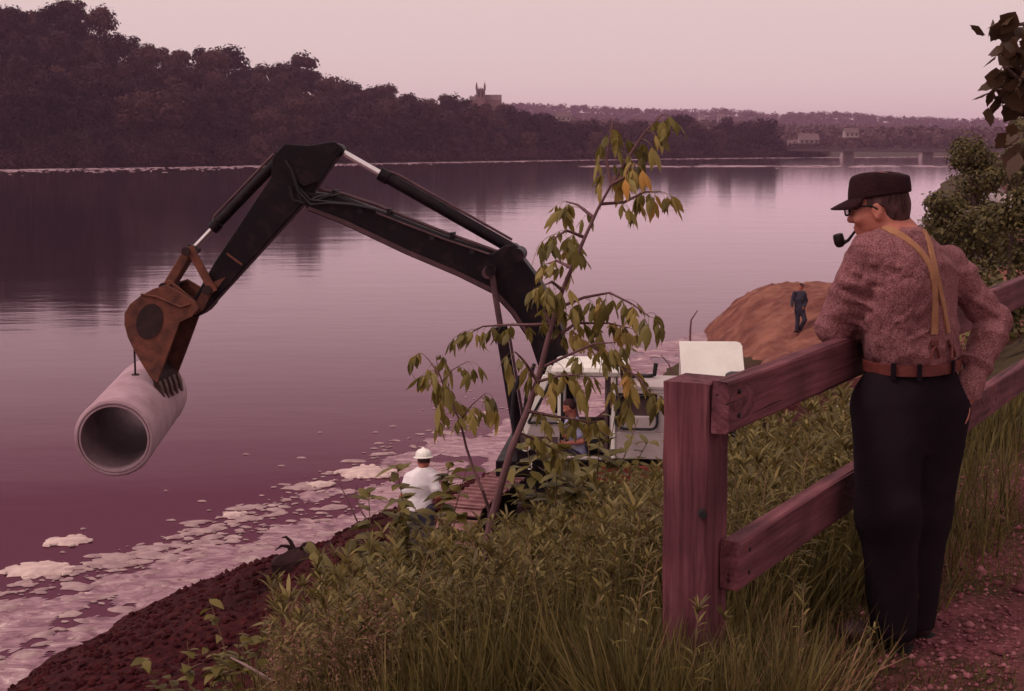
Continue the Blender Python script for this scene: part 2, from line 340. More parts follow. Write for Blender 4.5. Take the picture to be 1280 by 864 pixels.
def ground_material():
    m = bpy.data.materials.new('ground'); m.use_nodes = True; nt = m.node_tree; b = nt.nodes['Principled BSDF']; L = nt.links.new
    b.inputs['Roughness'].default_value = .95; b.inputs['Specular IOR Level'].default_value = .12
    tc = nt.nodes.new('ShaderNodeTexCoord'); at = nt.nodes.new('ShaderNodeAttribute'); at.attribute_name = 'zone'
    sp = nt.nodes.new('ShaderNodeSeparateColor'); L(at.outputs['Color'], sp.inputs[0])
    def noise(s, d=7):
        n = nt.nodes.new('ShaderNodeTexNoise'); n.inputs['Scale'].default_value = s; n.inputs['Detail'].default_value = d; n.inputs['Roughness'].default_value = .68
        L(tc.outputs['Object'], n.inputs['Vector']); return n
    n1, n2, n3 = noise(1.7), noise(7), noise(45)
    turf = ramp(nt, [(.35, (.035, .026, .012)), (.6, (.075, .05, .022)), (.75, (.11, .06, .035))]); L(n2.outputs[0], turf.inputs[0])
    soil = ramp(nt, [(.3, (.016, .003, .005)), (.5, (.046, .007, .009)), (.68, (.10, .020, .018))]); L(n2.outputs[0], soil.inputs[0])
    path = ramp(nt, [(.3, (.10, .028, .034)), (.48, (.20, .060, .070)), (.62, (.30, .105, .11)), (.75, (.42, .19, .19))]); L(n3.outputs[0], path.inputs[0])
    pg = ramp(nt, [(.44, (0, 0, 0)), (.6, (1, 1, 1))]); L(n1.outputs[0], pg.inputs[0])
    pm = nt.nodes.new('ShaderNodeMix'); pm.data_type = 'RGBA'; L(pg.outputs[0], pm.inputs[0]); L(path.outputs[0], pm.inputs[6]); L(turf.outputs[0], pm.inputs[7])
    a = nt.nodes.new('ShaderNodeMix'); a.data_type = 'RGBA'; L(sp.outputs[0], a.inputs[0]); L(turf.outputs[0], a.inputs[6]); L(soil.outputs[0], a.inputs[7])
    c = nt.nodes.new('ShaderNodeMix'); c.data_type = 'RGBA'; L(sp.outputs[1], c.inputs[0]); L(a.outputs[2], c.inputs[6]); L(pm.outputs[2], c.inputs[7])
    L(c.outputs[2], b.inputs['Base Color'])
    bp = nt.nodes.new('ShaderNodeBump'); bp.inputs['Strength'].default_value = .8; bp.inputs['Distance'].default_value = .05
    sm = nt.nodes.new('ShaderNodeMath'); sm.operation = 'ADD'; L(n2.outputs[0], sm.inputs[0]); L(n3.outputs[0], sm.inputs[1]); L(sm.outputs[0], bp.inputs['Height'])
    L(bp.outputs[0], b.inputs['Normal'])
    return m
M['ground'] = ground_material()

def grid(xs, ys, fz):
    X, Y = np.meshgrid(xs, ys); Z = fz(X.ravel(), Y.ravel())
    V = np.stack([X.ravel(), Y.ravel(), Z], 1); nx, ny = len(xs), len(ys)
    i = np.arange(nx * ny).reshape(ny, nx)
    F = np.stack([i[:-1, :-1].ravel(), i[:-1, 1:].ravel(), i[1:, 1:].ravel(), i[1:, :-1].ravel()], 1)
    return V, F
gx = np.concatenate([np.arange(-60, -14, 6), np.arange(-14, -9, .5), np.arange(-9, 4, .11), np.arange(4, 9, .25), np.arange(9, 40, 1.5), np.arange(40, 160, 10), np.arange(160, 1300, 60)])
gy = np.concatenate([np.arange(-60, -4, 8), np.arange(-4, 3, .5), np.arange(3, 14, .13), np.arange(14, 38, .12), np.arange(38, 75, .7), np.arange(75, 200, 8), np.arange(200, 1500, 50)])
V, F = grid(gx, gy, height)
me = new_mesh('ground', V, F, True)
ca = me.color_attributes.new('zone', 'FLOAT_COLOR', 'POINT')
so = soil_mask(V[:, 0], V[:, 1]); e_ = x_fence(V[:, 1]) - V[:, 0]
pa = np.clip((-e_ - .05 + .25 * vnoise(V[:, 0] * 2, V[:, 1] * 2)) / .4, 0, 1) * np.clip((22 - V[:, 1]) / 4, 0, 1)
ca.data.foreach_set('color', np.stack([so, pa, so * 0, so * 0 + 1], 1).astype(np.float32).ravel())
tag(link('ground', me, M['ground']), 'grassy river bank falling from a gravel path to dug red soil', None, None, 'structure')

# ------------------------------------------------------------------ river
def water_material():
    m = bpy.data.materials.new('river_water'); m.use_nodes = True; nt = m.node_tree; b = nt.nodes['Principled BSDF']; L = nt.links.new
    tc = nt.nodes.new('ShaderNodeTexCoord'); mp = nt.nodes.new('ShaderNodeMapping'); mp.inputs['Rotation'].default_value = (0, 0, R_(-8)); mp.inputs['Scale'].default_value = (.45, 1, 1)
    L(tc.outputs['Object'], mp.inputs[0])
    prev = None
    for s, st, dist in ((.22, .22, .08), (1.1, .16, .03), (4.5, .12, .008)):
        n = nt.nodes.new('ShaderNodeTexNoise'); n.inputs['Scale'].default_value = s; n.inputs['Detail'].default_value = 3; L(mp.outputs[0], n.inputs['Vector'])
        bp = nt.nodes.new('ShaderNodeBump'); bp.inputs['Strength'].default_value = st; bp.inputs['Distance'].default_value = dist
        L(n.outputs[0], bp.inputs['Height'])
        if prev is not None: L(prev.outputs[0], bp.inputs['Normal'])
        prev = bp
    # murky water: a dark wine-red sheen face on, clear sky mirror at a slant (Fresnel)
    g1 = nt.nodes.new('ShaderNodeBsdfGlossy'); g1.inputs['Color'].default_value = (.155, .050, .084, 1); g1.inputs['Roughness'].default_value = .08
    g2 = nt.nodes.new('ShaderNodeBsdfGlossy'); g2.inputs['Color'].default_value = (1, .89, .96, 1); g2.inputs['Roughness'].default_value = .06
    fr = nt.nodes.new('ShaderNodeFresnel'); fr.inputs['IOR'].default_value = 1.2
    mr = nt.nodes.new('ShaderNodeMapRange'); mr.inputs[1].default_value = .18; mr.inputs[2].default_value = .79; mr.inputs[3].default_value = .02; L(fr.outputs[0], mr.inputs[0])
    ms = nt.nodes.new('ShaderNodeMixShader'); L(mr.outputs[0], ms.inputs[0]); L(g1.outputs[0], ms.inputs[1]); L(g2.outputs[0], ms.inputs[2])
    for g in (g1, g2, fr): L(prev.outputs[0], g.inputs['Normal'])
    nt.nodes.remove(b); L(ms.outputs[0], nt.nodes['Material Output'].inputs[0])
    return m
M['river_water'] = water_material()
V = np.array([(-2500, -300, WATER_Z), (2500, -300, WATER_Z), (2500, 3800, WATER_Z), (-2500, 3800, WATER_Z)], float)
tag(link('river_water', new_mesh('river_water', V, np.array([[0, 1, 2, 3]])), M['river_water']), 'still purple river reflecting the wooded hill', None, None, 'structure')

# scum on the water along the near bank: a thin film, and broken foam on it
def foam_off(X, Y): return x_shore(Y) - X
def film_material():
    m = bpy.data.materials.new('foam_film'); m.use_nodes = True; nt = m.node_tree; b = nt.nodes['Principled BSDF']; L = nt.links.new
    b.inputs['Roughness'].default_value = .5; b.inputs['Specular IOR Level'].default_value = .35
    tc = nt.nodes.new('ShaderNodeTexCoord'); mp = nt.nodes.new('ShaderNodeMapping'); mp.inputs['Rotation'].default_value = (0, 0, R_(-55)); mp.inputs['Scale'].default_value = (.6, 1.1, 1)
    L(tc.outputs['Object'], mp.inputs[0])
    n = nt.nodes.new('ShaderNodeTexNoise'); n.inputs['Scale'].default_value = 1.3; n.inputs['Detail'].default_value = 11; n.inputs['Roughness'].default_value = .72; n.inputs['Distortion'].default_value = 2.2
    L(mp.outputs[0], n.inputs['Vector'])
    r = ramp(nt, [(.36, (.10, .026, .046)), (.45, (.20, .085, .115)), (.53, (.30, .165, .19)), (.60, (.40, .26, .27)), (.66, (.60, .46, .42))]); L(n.outputs[0], r.inputs[0]); L(r.outputs[0], b.inputs['Base Color'])
    bp = nt.nodes.new('ShaderNodeBump'); bp.inputs['Strength'].default_value = .4; bp.inputs['Distance'].default_value = .03; L(n.outputs[0], bp.inputs['Height']); L(bp.outputs[0], b.inputs['Normal'])
    return m
M['foam_film'] = film_material()
def film_edge(Y):      # how far the scum reaches out from the bank
    return np.interp(Y, [8, 16, 21, 26, 31, 37, 45, 55, 70], [3.4, 3.6, 3.8, 3.1, 3.5, 3.9, 3.2, 2.6, 1.2])
ys = np.arange(9, 74, .09); us = np.linspace(0, 1, 64)
Yg, Ug = np.meshgrid(ys, us)
reach = film_edge(Yg) * (1 + .22 * fbm(Yg * .5, Yg * 0 + 3, o=4))
Xg = x_shore(Yg) + .9 - Ug * (reach + .9)
Zg = WATER_Z + .006 + .004 * vnoise(Xg * 3, Yg * 3)
V = np.stack([Xg.ravel(), Yg.ravel(), Zg.ravel()], 1); ny, nx = Yg.shape; i = np.arange(nx * ny).reshape(ny, nx)
F = np.stack([i[:-1, :-1].ravel(), i[:-1, 1:].ravel(), i[1:, 1:].ravel(), i[1:, :-1].ravel()], 1)
c = V[F].mean(1); hole = 1.25 * fbm(c[:, 0] * 1.1, c[:, 1] * .6, o=5) + np.clip((foam_off(c[:, 0], c[:, 1]) - .40 * film_edge(c[:, 1])) / film_edge(c[:, 1]) * 2.0, -.1, 1.2)
F = F[hole < .70]
tag(link('foam_film', new_mesh('foam_film', V, F, True), M['foam_film']), 'thin lavender scum film on the water along the bank', None, None, 'stuff')

def foam_blob(cx, cy, r, asp, ang, h, n=14, z0=WATER_Z + .004):
    q = np.arange(n) * 2 * math.pi / n; rr = r * (1 + .28 * rng.standard_normal(n) * .6)
    V = []
    for s, hz in ((1.0, -.3), (.8, .6), (.45, 1.0)):
        x = rr * s * np.cos(q); y = rr * s * asp * np.sin(q)
        z_ = np.full(n, z0 + h * hz) + (h * .25 * rng.random(n) if hz > 0 else 0)
        V.append(np.stack([cx + x * math.cos(ang) - y * math.sin(ang), cy + x * math.sin(ang) + y * math.cos(ang), z_], 1))
    V = np.concatenate(V); F = []
    for k in range(n):
        k2 = (k + 1) % n
        F += [(k, k2, n + k2, n + k), (n + k, n + k2, 2 * n + k2, 2 * n + k)]
    F.append(tuple(range(2 * n, 3 * n)))
    return V, F
fm = MB()
for _ in range(1100):
    Y = rng.uniform(14, 44) if rng.random() < .4 else rng.uniform(17, 31)
    ed = film_edge(np.array([Y]))[0]
    o = ed * (rng.uniform(.05, 1.15) if rng.random() < .5 else rng.normal(.95, .13))
    X = x_shore(Y) - o
    r = min(.34, float(np.exp(rng.normal(-2.6, .75))))
    Vv, Ff = foam_blob(X, Y, r, rng.uniform(.4, .8), rng.uniform(-.5, .9), .008 + .05 * r, 10, WATER_Z + .009)
    fm.add(Vv, Ff)
for _ in range(22):                                    # flecks adrift farther out
    Y = rng.uniform(24, 46); X = x_shore(Y) - film_edge(np.array([Y]))[0] * rng.uniform(1.2, 1.9)
    Vv, Ff = foam_blob(X, Y, rng.uniform(.04, .13), .5, rng.uniform(-.3, .3), .02, 8); fm.add(Vv, Ff)
tag(fm.build('foam', M['foam'], smooth=True), 'broken flecks of pale foam floating along the near bank', None, None, 'stuff')
def on_water(x, y):
    r = ray(x, y); return np.array([0, 0, CAM_Z]) + r * ((WATER_Z - CAM_Z) / r[2])
def to_water(px, py, wpx, lab):
    c = on_water(px, py); w = np.linalg.norm(on_water(px + wpx / 2, py) - on_water(px - wpx / 2, py)) / 2
    m = MB()
    Vv, Ff = foam_blob(0, 0, w, .8, 0, .03 + .03 * w, 22, 0); m.add(Vv, Ff)
    for _ in range(14):
        q = rng.uniform(0, 6.28); s = rng.uniform(.7, 1.15) * w
        Vv, Ff = foam_blob(s * math.cos(q), .8 * s * math.sin(q), rng.uniform(.1, .3) * w, .7, rng.uniform(0, 3), .02 + .02 * w, 10, rng.uniform(0.0, .006)); m.add(Vv, Ff)
    o = m.build('foam_patch', M['foam_patch'], smooth=True); o.location = (c[0], c[1], WATER_Z + .012)
    tag(o, lab, 'foam', 'big foam patches along the bank')
to_water(84, 677, 56, 'large cream foam patch at the outer left end of the scum')
to_water(48, 713, 80, 'long cream foam patch at the frame edge below the outermost one')
to_water(292, 644, 30, 'tall cream foam lump on the outer edge of the scum below the concrete pipe')
to_water(458, 590, 70, 'broad cream foam patch just left of the white hard hat')
to_water(400, 606, 34, 'small cream foam patch in front of the broad one by the hard hat')

# ------------------------------------------------------------------ far bank: wooded hill
FX = np.array([-500, -100, 10, 250, 550, 900, 1180, 1500, 2200], float); FY = np.array([360, 385, 402, 445, 539, 664, 735, 820, 1000], float)
SX = np.array([-500, -100, 10, 60, 110, 150, 175, 250, 330, 370, 400, 430, 500, 560, 610, 650, 700, 760, 850, 900, 960, 1000, 1100, 1300, 2200], float)
SY = np.array([-10, 2, 12, 12, 16, 26, 46, 66, 82, 76, 92, 102, 112, 120, 128, 136, 150, 157, 158, 156, 164, 174, 178, 178, 178], float)
def far_shore(k): return np.interp(640 + F_PX * np.asarray(k), FX, FY)
def far_h(X, Y):
    k = X / Y; w = Y - far_shore(k); px = 640 + F_PX * k
    top = CAM_Z + (far_shore(k) + 95) * np.tan(np.arctan((432 - np.interp(px, SX, SY)) / F_PX) - PITCH) - 14.5
    top = np.maximum(top, WATER_Z + 1.5)
    s = np.clip(w / 95, 0, 1); s = s ** .85
    z = WATER_Z + .3 + (top - WATER_Z - .3) * s
    z = z - np.clip((w - 110) / 150, 0, 1) * np.maximum(top * .5, 0)
    z = np.where(w < 0, WATER_Z + .3 + w * .25, z)
    return z + .4 * fbm(X * .03, Y * .03, o=3) * (w > 2)
ks = np.linspace(-.62, .75, 230); ws = np.concatenate([[-8, -3, 0, 2, 5], np.arange(10, 130, 6), np.arange(130, 420, 30)])
K, W = np.meshgrid(ks, ws); Yv = far_shore(K) + W; Xv = K * Yv
V = np.stack([Xv.ravel(), Yv.ravel(), far_h(Xv.ravel(), Yv.ravel())], 1); ny, nx = K.shape; i = np.arange(nx * ny).reshape(ny, nx)
F = np.stack([i[:-1, :-1].ravel(), i[:-1, 1:].ravel(), i[1:, 1:].ravel(), i[1:, :-1].ravel()], 1)
M['far_ground'] = mat('far_ground', (.030, .018, .010), (.045, .026, .016), .08, .95)
tag(link('hill', new_mesh('hill', V, F, True), M['far_ground']), 'wooded hill on the far bank', None, None, 'structure')

# ------------------------------------------------------------------ leaf and blade generators
def quads_random(C, S, N=None, flat=.74):
    """one small bent leaf-quad pair per centre"""
    n = len(C); a = rng.standard_normal((n, 3)) if N is None else N * flat + rng.standard_normal((n, 3)) * (1 - flat)
    a /= np.linalg.norm(a, axis=1)[:, None]
    t = np.cross(a, rng.standard_normal((n, 3))); t /= np.linalg.norm(t, axis=1)[:, None] + 1e-9; b = np.cross(a, t)
    S = np.asarray(S)[:, None]; asp = rng.uniform(.55, .95, (n, 1))
    V = np.stack([C - t * S, C - b * S * asp * .8 - t * S * .1 , C + t * S, C + b * S * asp * .8 + t * S * .15], 1).reshape(-1, 3)
    return V, np.arange(4 * n).reshape(n, 4)
def blades(B, D, L, Wd, droop, prof=(1, .85, .55, .06), flat_up=True):
    """curved strips: base B, direction D, length L, width Wd, droop under gravity"""
    n = len(B); D = D / (np.linalg.norm(D, axis=1)[:, None] + 1e-9); L = np.asarray(L)[:, None]; Wd = np.asarray(Wd)[:, None]; droop = np.asarray(droop)[:, None]
    side = np.cross(D, np.array([0, 0, 1.0]) + .3 * rng.standard_normal((n, 3))); side /= np.linalg.norm(side, axis=1)[:, None] + 1e-9
    lv = len(prof); V = np.zeros((n, lv * 2, 3))
    for i, w in enumerate(prof):
        s = i / (lv - 1); c = B + D * L * s + np.array([0, 0, -1.0]) * droop * L * s * s
        V[:, 2 * i] = c - side * Wd * w / 2; V[:, 2 * i + 1] = c + side * Wd * w / 2
    b = (np.arange(n) * lv * 2)[:, None]
    F = np.concatenate([b + np.array([[2 * i, 2 * i + 1, 2 * i + 3, 2 * i + 2]]) for i in range(lv - 1)], 0)
    return V.reshape(-1, 3), F
def cat_parts(parts):
    Vs, Fs, o = [], [], 0
    for V, F in parts: Vs.append(V); Fs.append(F + o); o += len(V)
    return np.concatenate(Vs), np.concatenate(Fs)

def crown_mesh(name, H, Rr, nleaf, leaf, m, lobes=16, base=.22, shape=1.0, seed=0):
    """leaf clumps spread over uneven lobes; base = height of the crown's foot as a share of H"""
    r = np.random.default_rng(seed); cs = []
    for i in range(lobes):
        h = r.uniform(0, 1) ** .85; rad = Rr * (math.sin(math.pi * (.16 + .78 * h)) ** shape) * r.uniform(.35, .95); q = r.uniform(0, 6.283)
        cs.append((rad * math.cos(q) * .8, rad * math.sin(q) * .8, H * (base + (1 - base) * (.1 + .78 * h)), Rr * r.uniform(.26, .46)))
    cs.append((0, 0, H * (.62 + .2 * base), Rr * .5)); cs = np.array(cs)
    k = r.integers(0, len(cs), nleaf); d = r.standard_normal((nleaf, 3)); d /= np.linalg.norm(d, axis=1)[:, None]
    rad = cs[k, 3] * (r.uniform(.35, 1.0, nleaf) ** .45) * (1 + .16 * r.standard_normal(nleaf))
    C = cs[k, :3] + d * rad[:, None] * np.array([1, 1, .82]); kp = C[:, 2] > H * base * .6; C = C[kp]; d = d[kp]
    V, F = quads_random(C, leaf * r.uniform(.6, 1.35, len(C)), d * 1.0 + np.array([0, 0, .35]))
    me = new_mesh(name, V, F); me.materials.append(m); return me
def trunk_mesh(name, H, r0, m, limbs=5, seed=0, lean=.04):
    r = np.random.default_rng(seed); b = MB()
    p = [np.array([lean * H * s * s * math.cos(seed), lean * H * s * s * math.sin(seed), H * .72 * s]) for s in (0, .25, .5, .75, 1)]
    b.tube(p, [r0 * 1.25, r0, r0 * .8, r0 * .55, r0 * .25], 7)
    for i in range(limbs):
        s = r.uniform(.35, .85); q = r.uniform(0, 6.28); a = p[0] * (1 - s) + p[4] * s; a[2] = H * .72 * s; l = H * r.uniform(.16, .28)
        e = a + np.array([math.cos(q) * l, math.sin(q) * l, l * .75]); b.tube([a, (a + e) / 2 + [0, 0, l * .08], e], [r0 * .42, r0 * .28, r0 * .08], 5)
    me = new_mesh(name, b.V, b.F, True); me.materials.append(m); return me

TREE_KINDS = []
for s in range(9):
    H = [15, 13.5, 16, 12, 14.5, 17, 11, 13, 15][s]; Rr = [6.2, 5.6, 5.4, 6.0, 6.8, 5.8, 5.2, 4.6, 6.4][s]
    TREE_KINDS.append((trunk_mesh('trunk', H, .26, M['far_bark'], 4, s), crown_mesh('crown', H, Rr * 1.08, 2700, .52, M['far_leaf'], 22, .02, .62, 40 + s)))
def far_tree(x, y, z, k, sc, rz, label, group, name='broadleaf_tree'):
    t = thing(name, label, 'tree', (x, y, z - .3), group); t.scale = (sc, sc, sc * random.uniform(.92, 1.1)); t.rotation_euler = (0, 0, rz)
    for nm, me in (('trunk', TREE_KINDS[k][0]), ('crown', TREE_KINDS[k][1])):
        o = bpy.data.objects.new(nm, me); col.objects.link(o); o.parent = t
    return t
n_tree = 0
rows = [2, 14, 28, 43, 60, 78, 97]
for w in rows:
    px = -60 + random.uniform(0, 20)
    while px < 985 and n_tree < 300:
        kk = (px - 640) / F_PX; y = far_shore(kk) + w + random.uniform(-4, 4); x = kk * y; z = float(far_h(np.array([x]), np.array([y]))[0])
        step_m = random.uniform(8.6, 13.5) * (1.35 if w < 5 else 1) * (.78 if w > 70 else 1) * (1 + .12 * (px > 640))
        if not (w > 60 and px > 690) and not (w > 30 and px > 860):
            seg = next(s for lim, s in ((120, 'at the frame-edge end of the hill'), (260, 'above the pipe and bucket'), (400, 'above the excavator stick'), (520, 'behind the stick cylinder'), (650, 'near the church'), (790, 'behind the sapling top'), (2000, 'towards the bridge')) if px < lim)
            lev = 'low broadleaf tree at the far waterline' if w < 8 else 'dark broadleaf tree low on the far slope' if w < 35 else 'dark broadleaf tree halfway up the far slope' if w < 70 else 'crest-line broadleaf tree on the far hill'
            lab = lev + ' ' + seg; gr = lev.split(' tree ')[1] + ' trees ' + seg
            sc = random.uniform(.92, 1.36) * (.7 if w < 5 else 1)
            far_tree(x, y, z, random.randrange(9), sc, random.uniform(0, 6.28), lab, gr); n_tree += 1
        px += step_m / y * F_PX
# brush filling the hillside under and between the trees
nb = 11000; kb = rng.uniform(-.42, .22, nb); wb_ = 120 * rng.uniform(0, 1, nb) ** 1.1; wb_[:2500] = rng.uniform(-1.5, 5, 2500); Yb = far_shore(kb) + wb_ + .5; Xb = kb * Yb; Zb = far_h(Xb, Yb); hb_ = rng.uniform(2, 6.5, nb) * (.7 + .5 * np.clip(wb_ / 30, 0, 1))
db = rng.standard_normal((nb, 9, 3)); db /= np.linalg.norm(db, axis=2)[:, :, None]; Cb = np.stack([Xb, Yb, Zb + hb_ * .45], 1)[:, None] + db * (hb_ * .55)[:, None, None] * np.array([1, .8, .8]); 
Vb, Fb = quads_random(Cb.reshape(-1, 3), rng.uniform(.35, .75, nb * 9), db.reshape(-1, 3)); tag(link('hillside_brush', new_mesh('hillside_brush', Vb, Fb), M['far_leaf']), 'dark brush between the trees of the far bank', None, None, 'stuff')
# distant woods and ridges: one mass
def ridge(name, ydist, sx, sy, tree_h, label, depth=500):
    sx, sy = np.array(sx, float), np.array(sy, float)
    def hz(X, Y):
        px = 640 + F_PX * X / Y
        top = CAM_Z + (ydist + depth * .45) * np.tan(np.arctan((432 - np.interp(px, sx, sy)) / F_PX) - PITCH) - tree_h * .8
        s = np.clip((Y - ydist) / (depth * .45), 0, 1); s = s * s * (3 - 2 * s)
        return WATER_Z + 1.5 + (top - WATER_Z - 1.5) * s
    ks = np.linspace(-.25, .75, 160); yy = ydist + np.linspace(0, depth, 14)
    K, Yv = np.meshgrid(ks, yy); Xv = K * Yv
    V = np.stack([Xv.ravel(), Yv.ravel(), hz(Xv.ravel(), Yv.ravel())], 1); ny, nx = K.shape; i = np.arange(nx * ny).reshape(ny, nx)
    F = np.stack([i[:-1, :-1].ravel(), i[:-1, 1:].ravel(), i[1:, 1:].ravel(), i[1:, :-1].ravel()], 1)
    tag(link(name, new_mesh(name, V, F, True), M['far_ground']), label, None, None, 'structure')
    return hz
def woods(name, hz, ydist, depth, n, tree_h, label, kmin=-.05, kmax=.42, nl=46):
    k = rng.uniform(kmin, kmax, n); Y = ydist + depth * rng.uniform(0, 1, n) ** .8; X = k * Y; Z = hz(X, Y); h = tree_h * rng.uniform(.6, 1.25, n)
    d = rng.standard_normal((n, nl, 3)); d /= np.linalg.norm(d, axis=2)[:, :, None]
    C = np.stack([X, Y, Z + h * .55], 1)[:, None, :] + d * (h * .48)[:, None, None] * np.array([.95, .95, 1.0]) * rng.uniform(.55, 1.05, (n, nl, 1))
    V, F = quads_random(C.reshape(-1, 3), np.repeat(h * .13, nl) * rng.uniform(.6, 1.3, n * nl), d.reshape(-1, 3))
    tag(link(name, new_mesh(name, V, F), M['woods_leaf']), label, None, None, 'stuff')
h1 = ridge('far_ridge', 1900, [400, 600, 640, 700, 760, 850, 885, 890, 930, 960, 1020, 1060, 1100, 1200, 1260, 1500, 2200], [130, 127, 128, 130, 133, 136, 137, 134, 137, 141, 139, 140, 144, 148, 147, 146, 146], 14, 'long low wooded ridge along the horizon', 600)
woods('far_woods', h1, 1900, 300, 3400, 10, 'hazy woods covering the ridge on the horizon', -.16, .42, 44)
h2 = ridge('low_hills', 900, [400, 700, 760, 850, 960, 1000, 1060, 1100, 1180, 1260, 1500, 2200], [160, 155, 156, 158, 160, 164, 164, 166, 168, 168, 165, 165], 13, 'low wooded ground behind the bridge', 450)
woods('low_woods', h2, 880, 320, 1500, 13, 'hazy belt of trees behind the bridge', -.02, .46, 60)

# ------------------------------------------------------------------ buildings across the river, bridge
def house(label, cx, cy, z, w, dp, h, rz, wall, roof, group=None, rise=.5, name='house', wins=True, cat='house'):
    t = thing(name, label, cat, (cx, cy, z), group); t.rotation_euler = (0, 0, rz)
    def put(nm, mb, m, par):
        me = new_mesh(nm, mb.V, mb.F); me.materials.append(m); o = bpy.data.objects.new(nm, me); col.objects.link(o); o.parent = par; return o
    b = MB(); r = dp * rise
    V = [(-w/2, -dp/2, 0), (w/2, -dp/2, 0), (w/2, dp/2, 0), (-w/2, dp/2, 0), (-w/2, -dp/2, h), (w/2, -dp/2, h), (w/2, dp/2, h), (-w/2, dp/2, h), (-w/2, 0, h + r), (w/2, 0, h + r)]
    b.add(V, [(0, 1, 5, 4), (1, 2, 6, 9, 5), (2, 3, 7, 6), (3, 0, 4, 8, 7)]); wl = put('wall', b, wall, t)
    b = MB(); o_ = .35
    for s in (-1, 1):
        k = r / (dp / 2); y1 = s * (dp / 2 + o_); z1 = h - k * o_
        b.add([(-w/2 - o_, 0, h + r + .06), (w/2 + o_, 0, h + r + .06), (w/2 + o_, y1, z1 + .06), (-w/2 - o_, y1, z1 + .06),
               (-w/2 - o_, 0, h + r + .22), (w/2 + o_, 0, h + r + .22), (w/2 + o_, y1, z1 + .22), (-w/2 - o_, y1, z1 + .22)],
              [(0, 1, 2, 3), (7, 6, 5, 4), (0, 4, 5, 1), (1, 5, 6, 2), (2, 6, 7, 3), (3, 7, 4, 0)])
    rf = put('roof', b, roof, t)
    b = MB(); b.box((w * .22, 0, h + r + .5), (.7, .7, 1.5)); put('chimney', b, M['stone_far'], rf)
    if wins:
        nx = max(2, int(w / 2.6)); floors = 2 if h > 4.5 else 1
        for fl in range(floors):
            for i in range(nx):
                b = MB(); b.box((-w/2 + w * (i + .5) / nx, -dp/2 - .012, h * (fl + .55) / floors), (1.0, .05, 1.4)); put('window', b, M['dark_glass'], t)
    return t
def far_house(px, py_base, dist, wpx, hpx, label, wall, rz=0.0, roof=None):
    p = P(px, py_base, dist); s = dist / F_PX
    house(label, p[0], p[1], p[2], wpx * s, wpx * s * .62, hpx * s, rz, wall, roof or M['roof_far'], 'houses far across the river')
far_house(704, 152, 900, 17, 6, 'pale house with grey roof above the trees right of the church', M['wall_cream'], .1)
far_house(686, 151, 905, 10, 5, 'small pale house nearest the church among treetops', M['wall_grey'], -.2)
far_house(877, 152, 1500, 7, 7, 'white house on the ridge above the far tree belt', M['wall_cream'], .2)
far_house(901, 152, 1500, 9, 6, 'second white house on the ridge, beside the other', M['wall_cream'], -.1)
far_house(1063, 172, 830, 17, 6, 'low pale house among trees behind the bridge', M['wall_cream'], .15)
far_house(1010, 180, 800, 24, 5, 'long low grey shed at the end of the bridge', M['wall_grey'], 0)
far_house(990, 183, 790, 12, 4, 'small pale hut beside the long grey shed', M['wall_cream'], 0)
far_house(1150, 168, 1400, 7, 6, 'tiny white house on the ridge above the right end of the bridge', M['wall_cream'], 0)
# clearings on the high hill with pale walls showing through the trees
far_house(124, 134, 455, 14, 12, 'pale house half hidden in the trees high on the far hill', M['wall_grey'], .3)
far_house(250, 148, 478, 15, 12, 'pale house half hidden in the trees above the stick cylinder', M['wall_grey'], -.2)
far_house(548, 188, 552, 12, 5, 'small pale boathouse by the water under the church hill', M['wall_cream'], 0)

def church():
    d = 720; p = P(601, 143, d); s = d / F_PX
    t = thing('church', 'stone church with a pinnacled square tower above the far trees', 'church', p)
    c = np.array(p); b = MB(); tw = 11 * s; H = 31 * s
    b.box(c + [0, 0, H / 2], (tw, tw, H)); tower = b.build('tower', M['stone_far'], t)
    for i, j in ((-1, -1), (1, -1), (1, 1), (-1, 1)):
        b = MB(); q = c + [i * tw * .46, j * tw * .46, H - .3]
        b.box(q + [0, 0, 1.0], (.95, .95, 2.2)); b.box(q + [0, 0, 3.0], (.8, .8, 1.9), taper=.08); b.build('pinnacle', M['stone_far'], tower)
    b = MB()
    for k in range(-2, 3): b.box(c + [k * tw * .2, -tw / 2 - .02, H + .3], (tw * .11, .5, .7))
    b.build('battlement', M['stone_far'], tower)
    for k in (-1, 1):
        b = MB(); b.box(c + [k * tw * .2, -tw / 2 - .01, H - 2.6], (tw * .22, .08, 3.0)); b.build('belfry_opening', M['dark_glass'], tower)
    def nave(cx, w, dp, h, r, nm):
        V = [(-w/2, -dp/2, 0), (w/2, -dp/2, 0), (w/2, dp/2, 0), (-w/2, dp/2, 0), (-w/2, -dp/2, h), (w/2, -dp/2, h), (w/2, dp/2, h), (-w/2, dp/2, h), (-w/2, 0, h + r), (w/2, 0, h + r)]
        V = [np.array(v) + c + [cx, 2.5, 0] for v in V]
        b = MB(); b.add(V, [(0, 1, 5, 4), (1, 2, 6, 9, 5), (2, 3, 7, 6), (3, 0, 4, 8, 7)]); b.build(nm, M['stone_far'], t)
        b = MB(); b.add([v + [0, 0, .15] for v in (V[4], V[5], V[9], V[8])], [(0, 1, 2, 3)]); b.add([v + [0, 0, .15] for v in (V[7], V[6], V[9], V[8])], [(0, 1, 2, 3)]); b.build('roof', M['roof_far'], t)
    nave(9 * s, 34 * s, 15 * s, 17 * s, 7 * s, 'nave'); nave(-9 * s, 10 * s, 11 * s, 16 * s, 6 * s, 'chancel')
church()

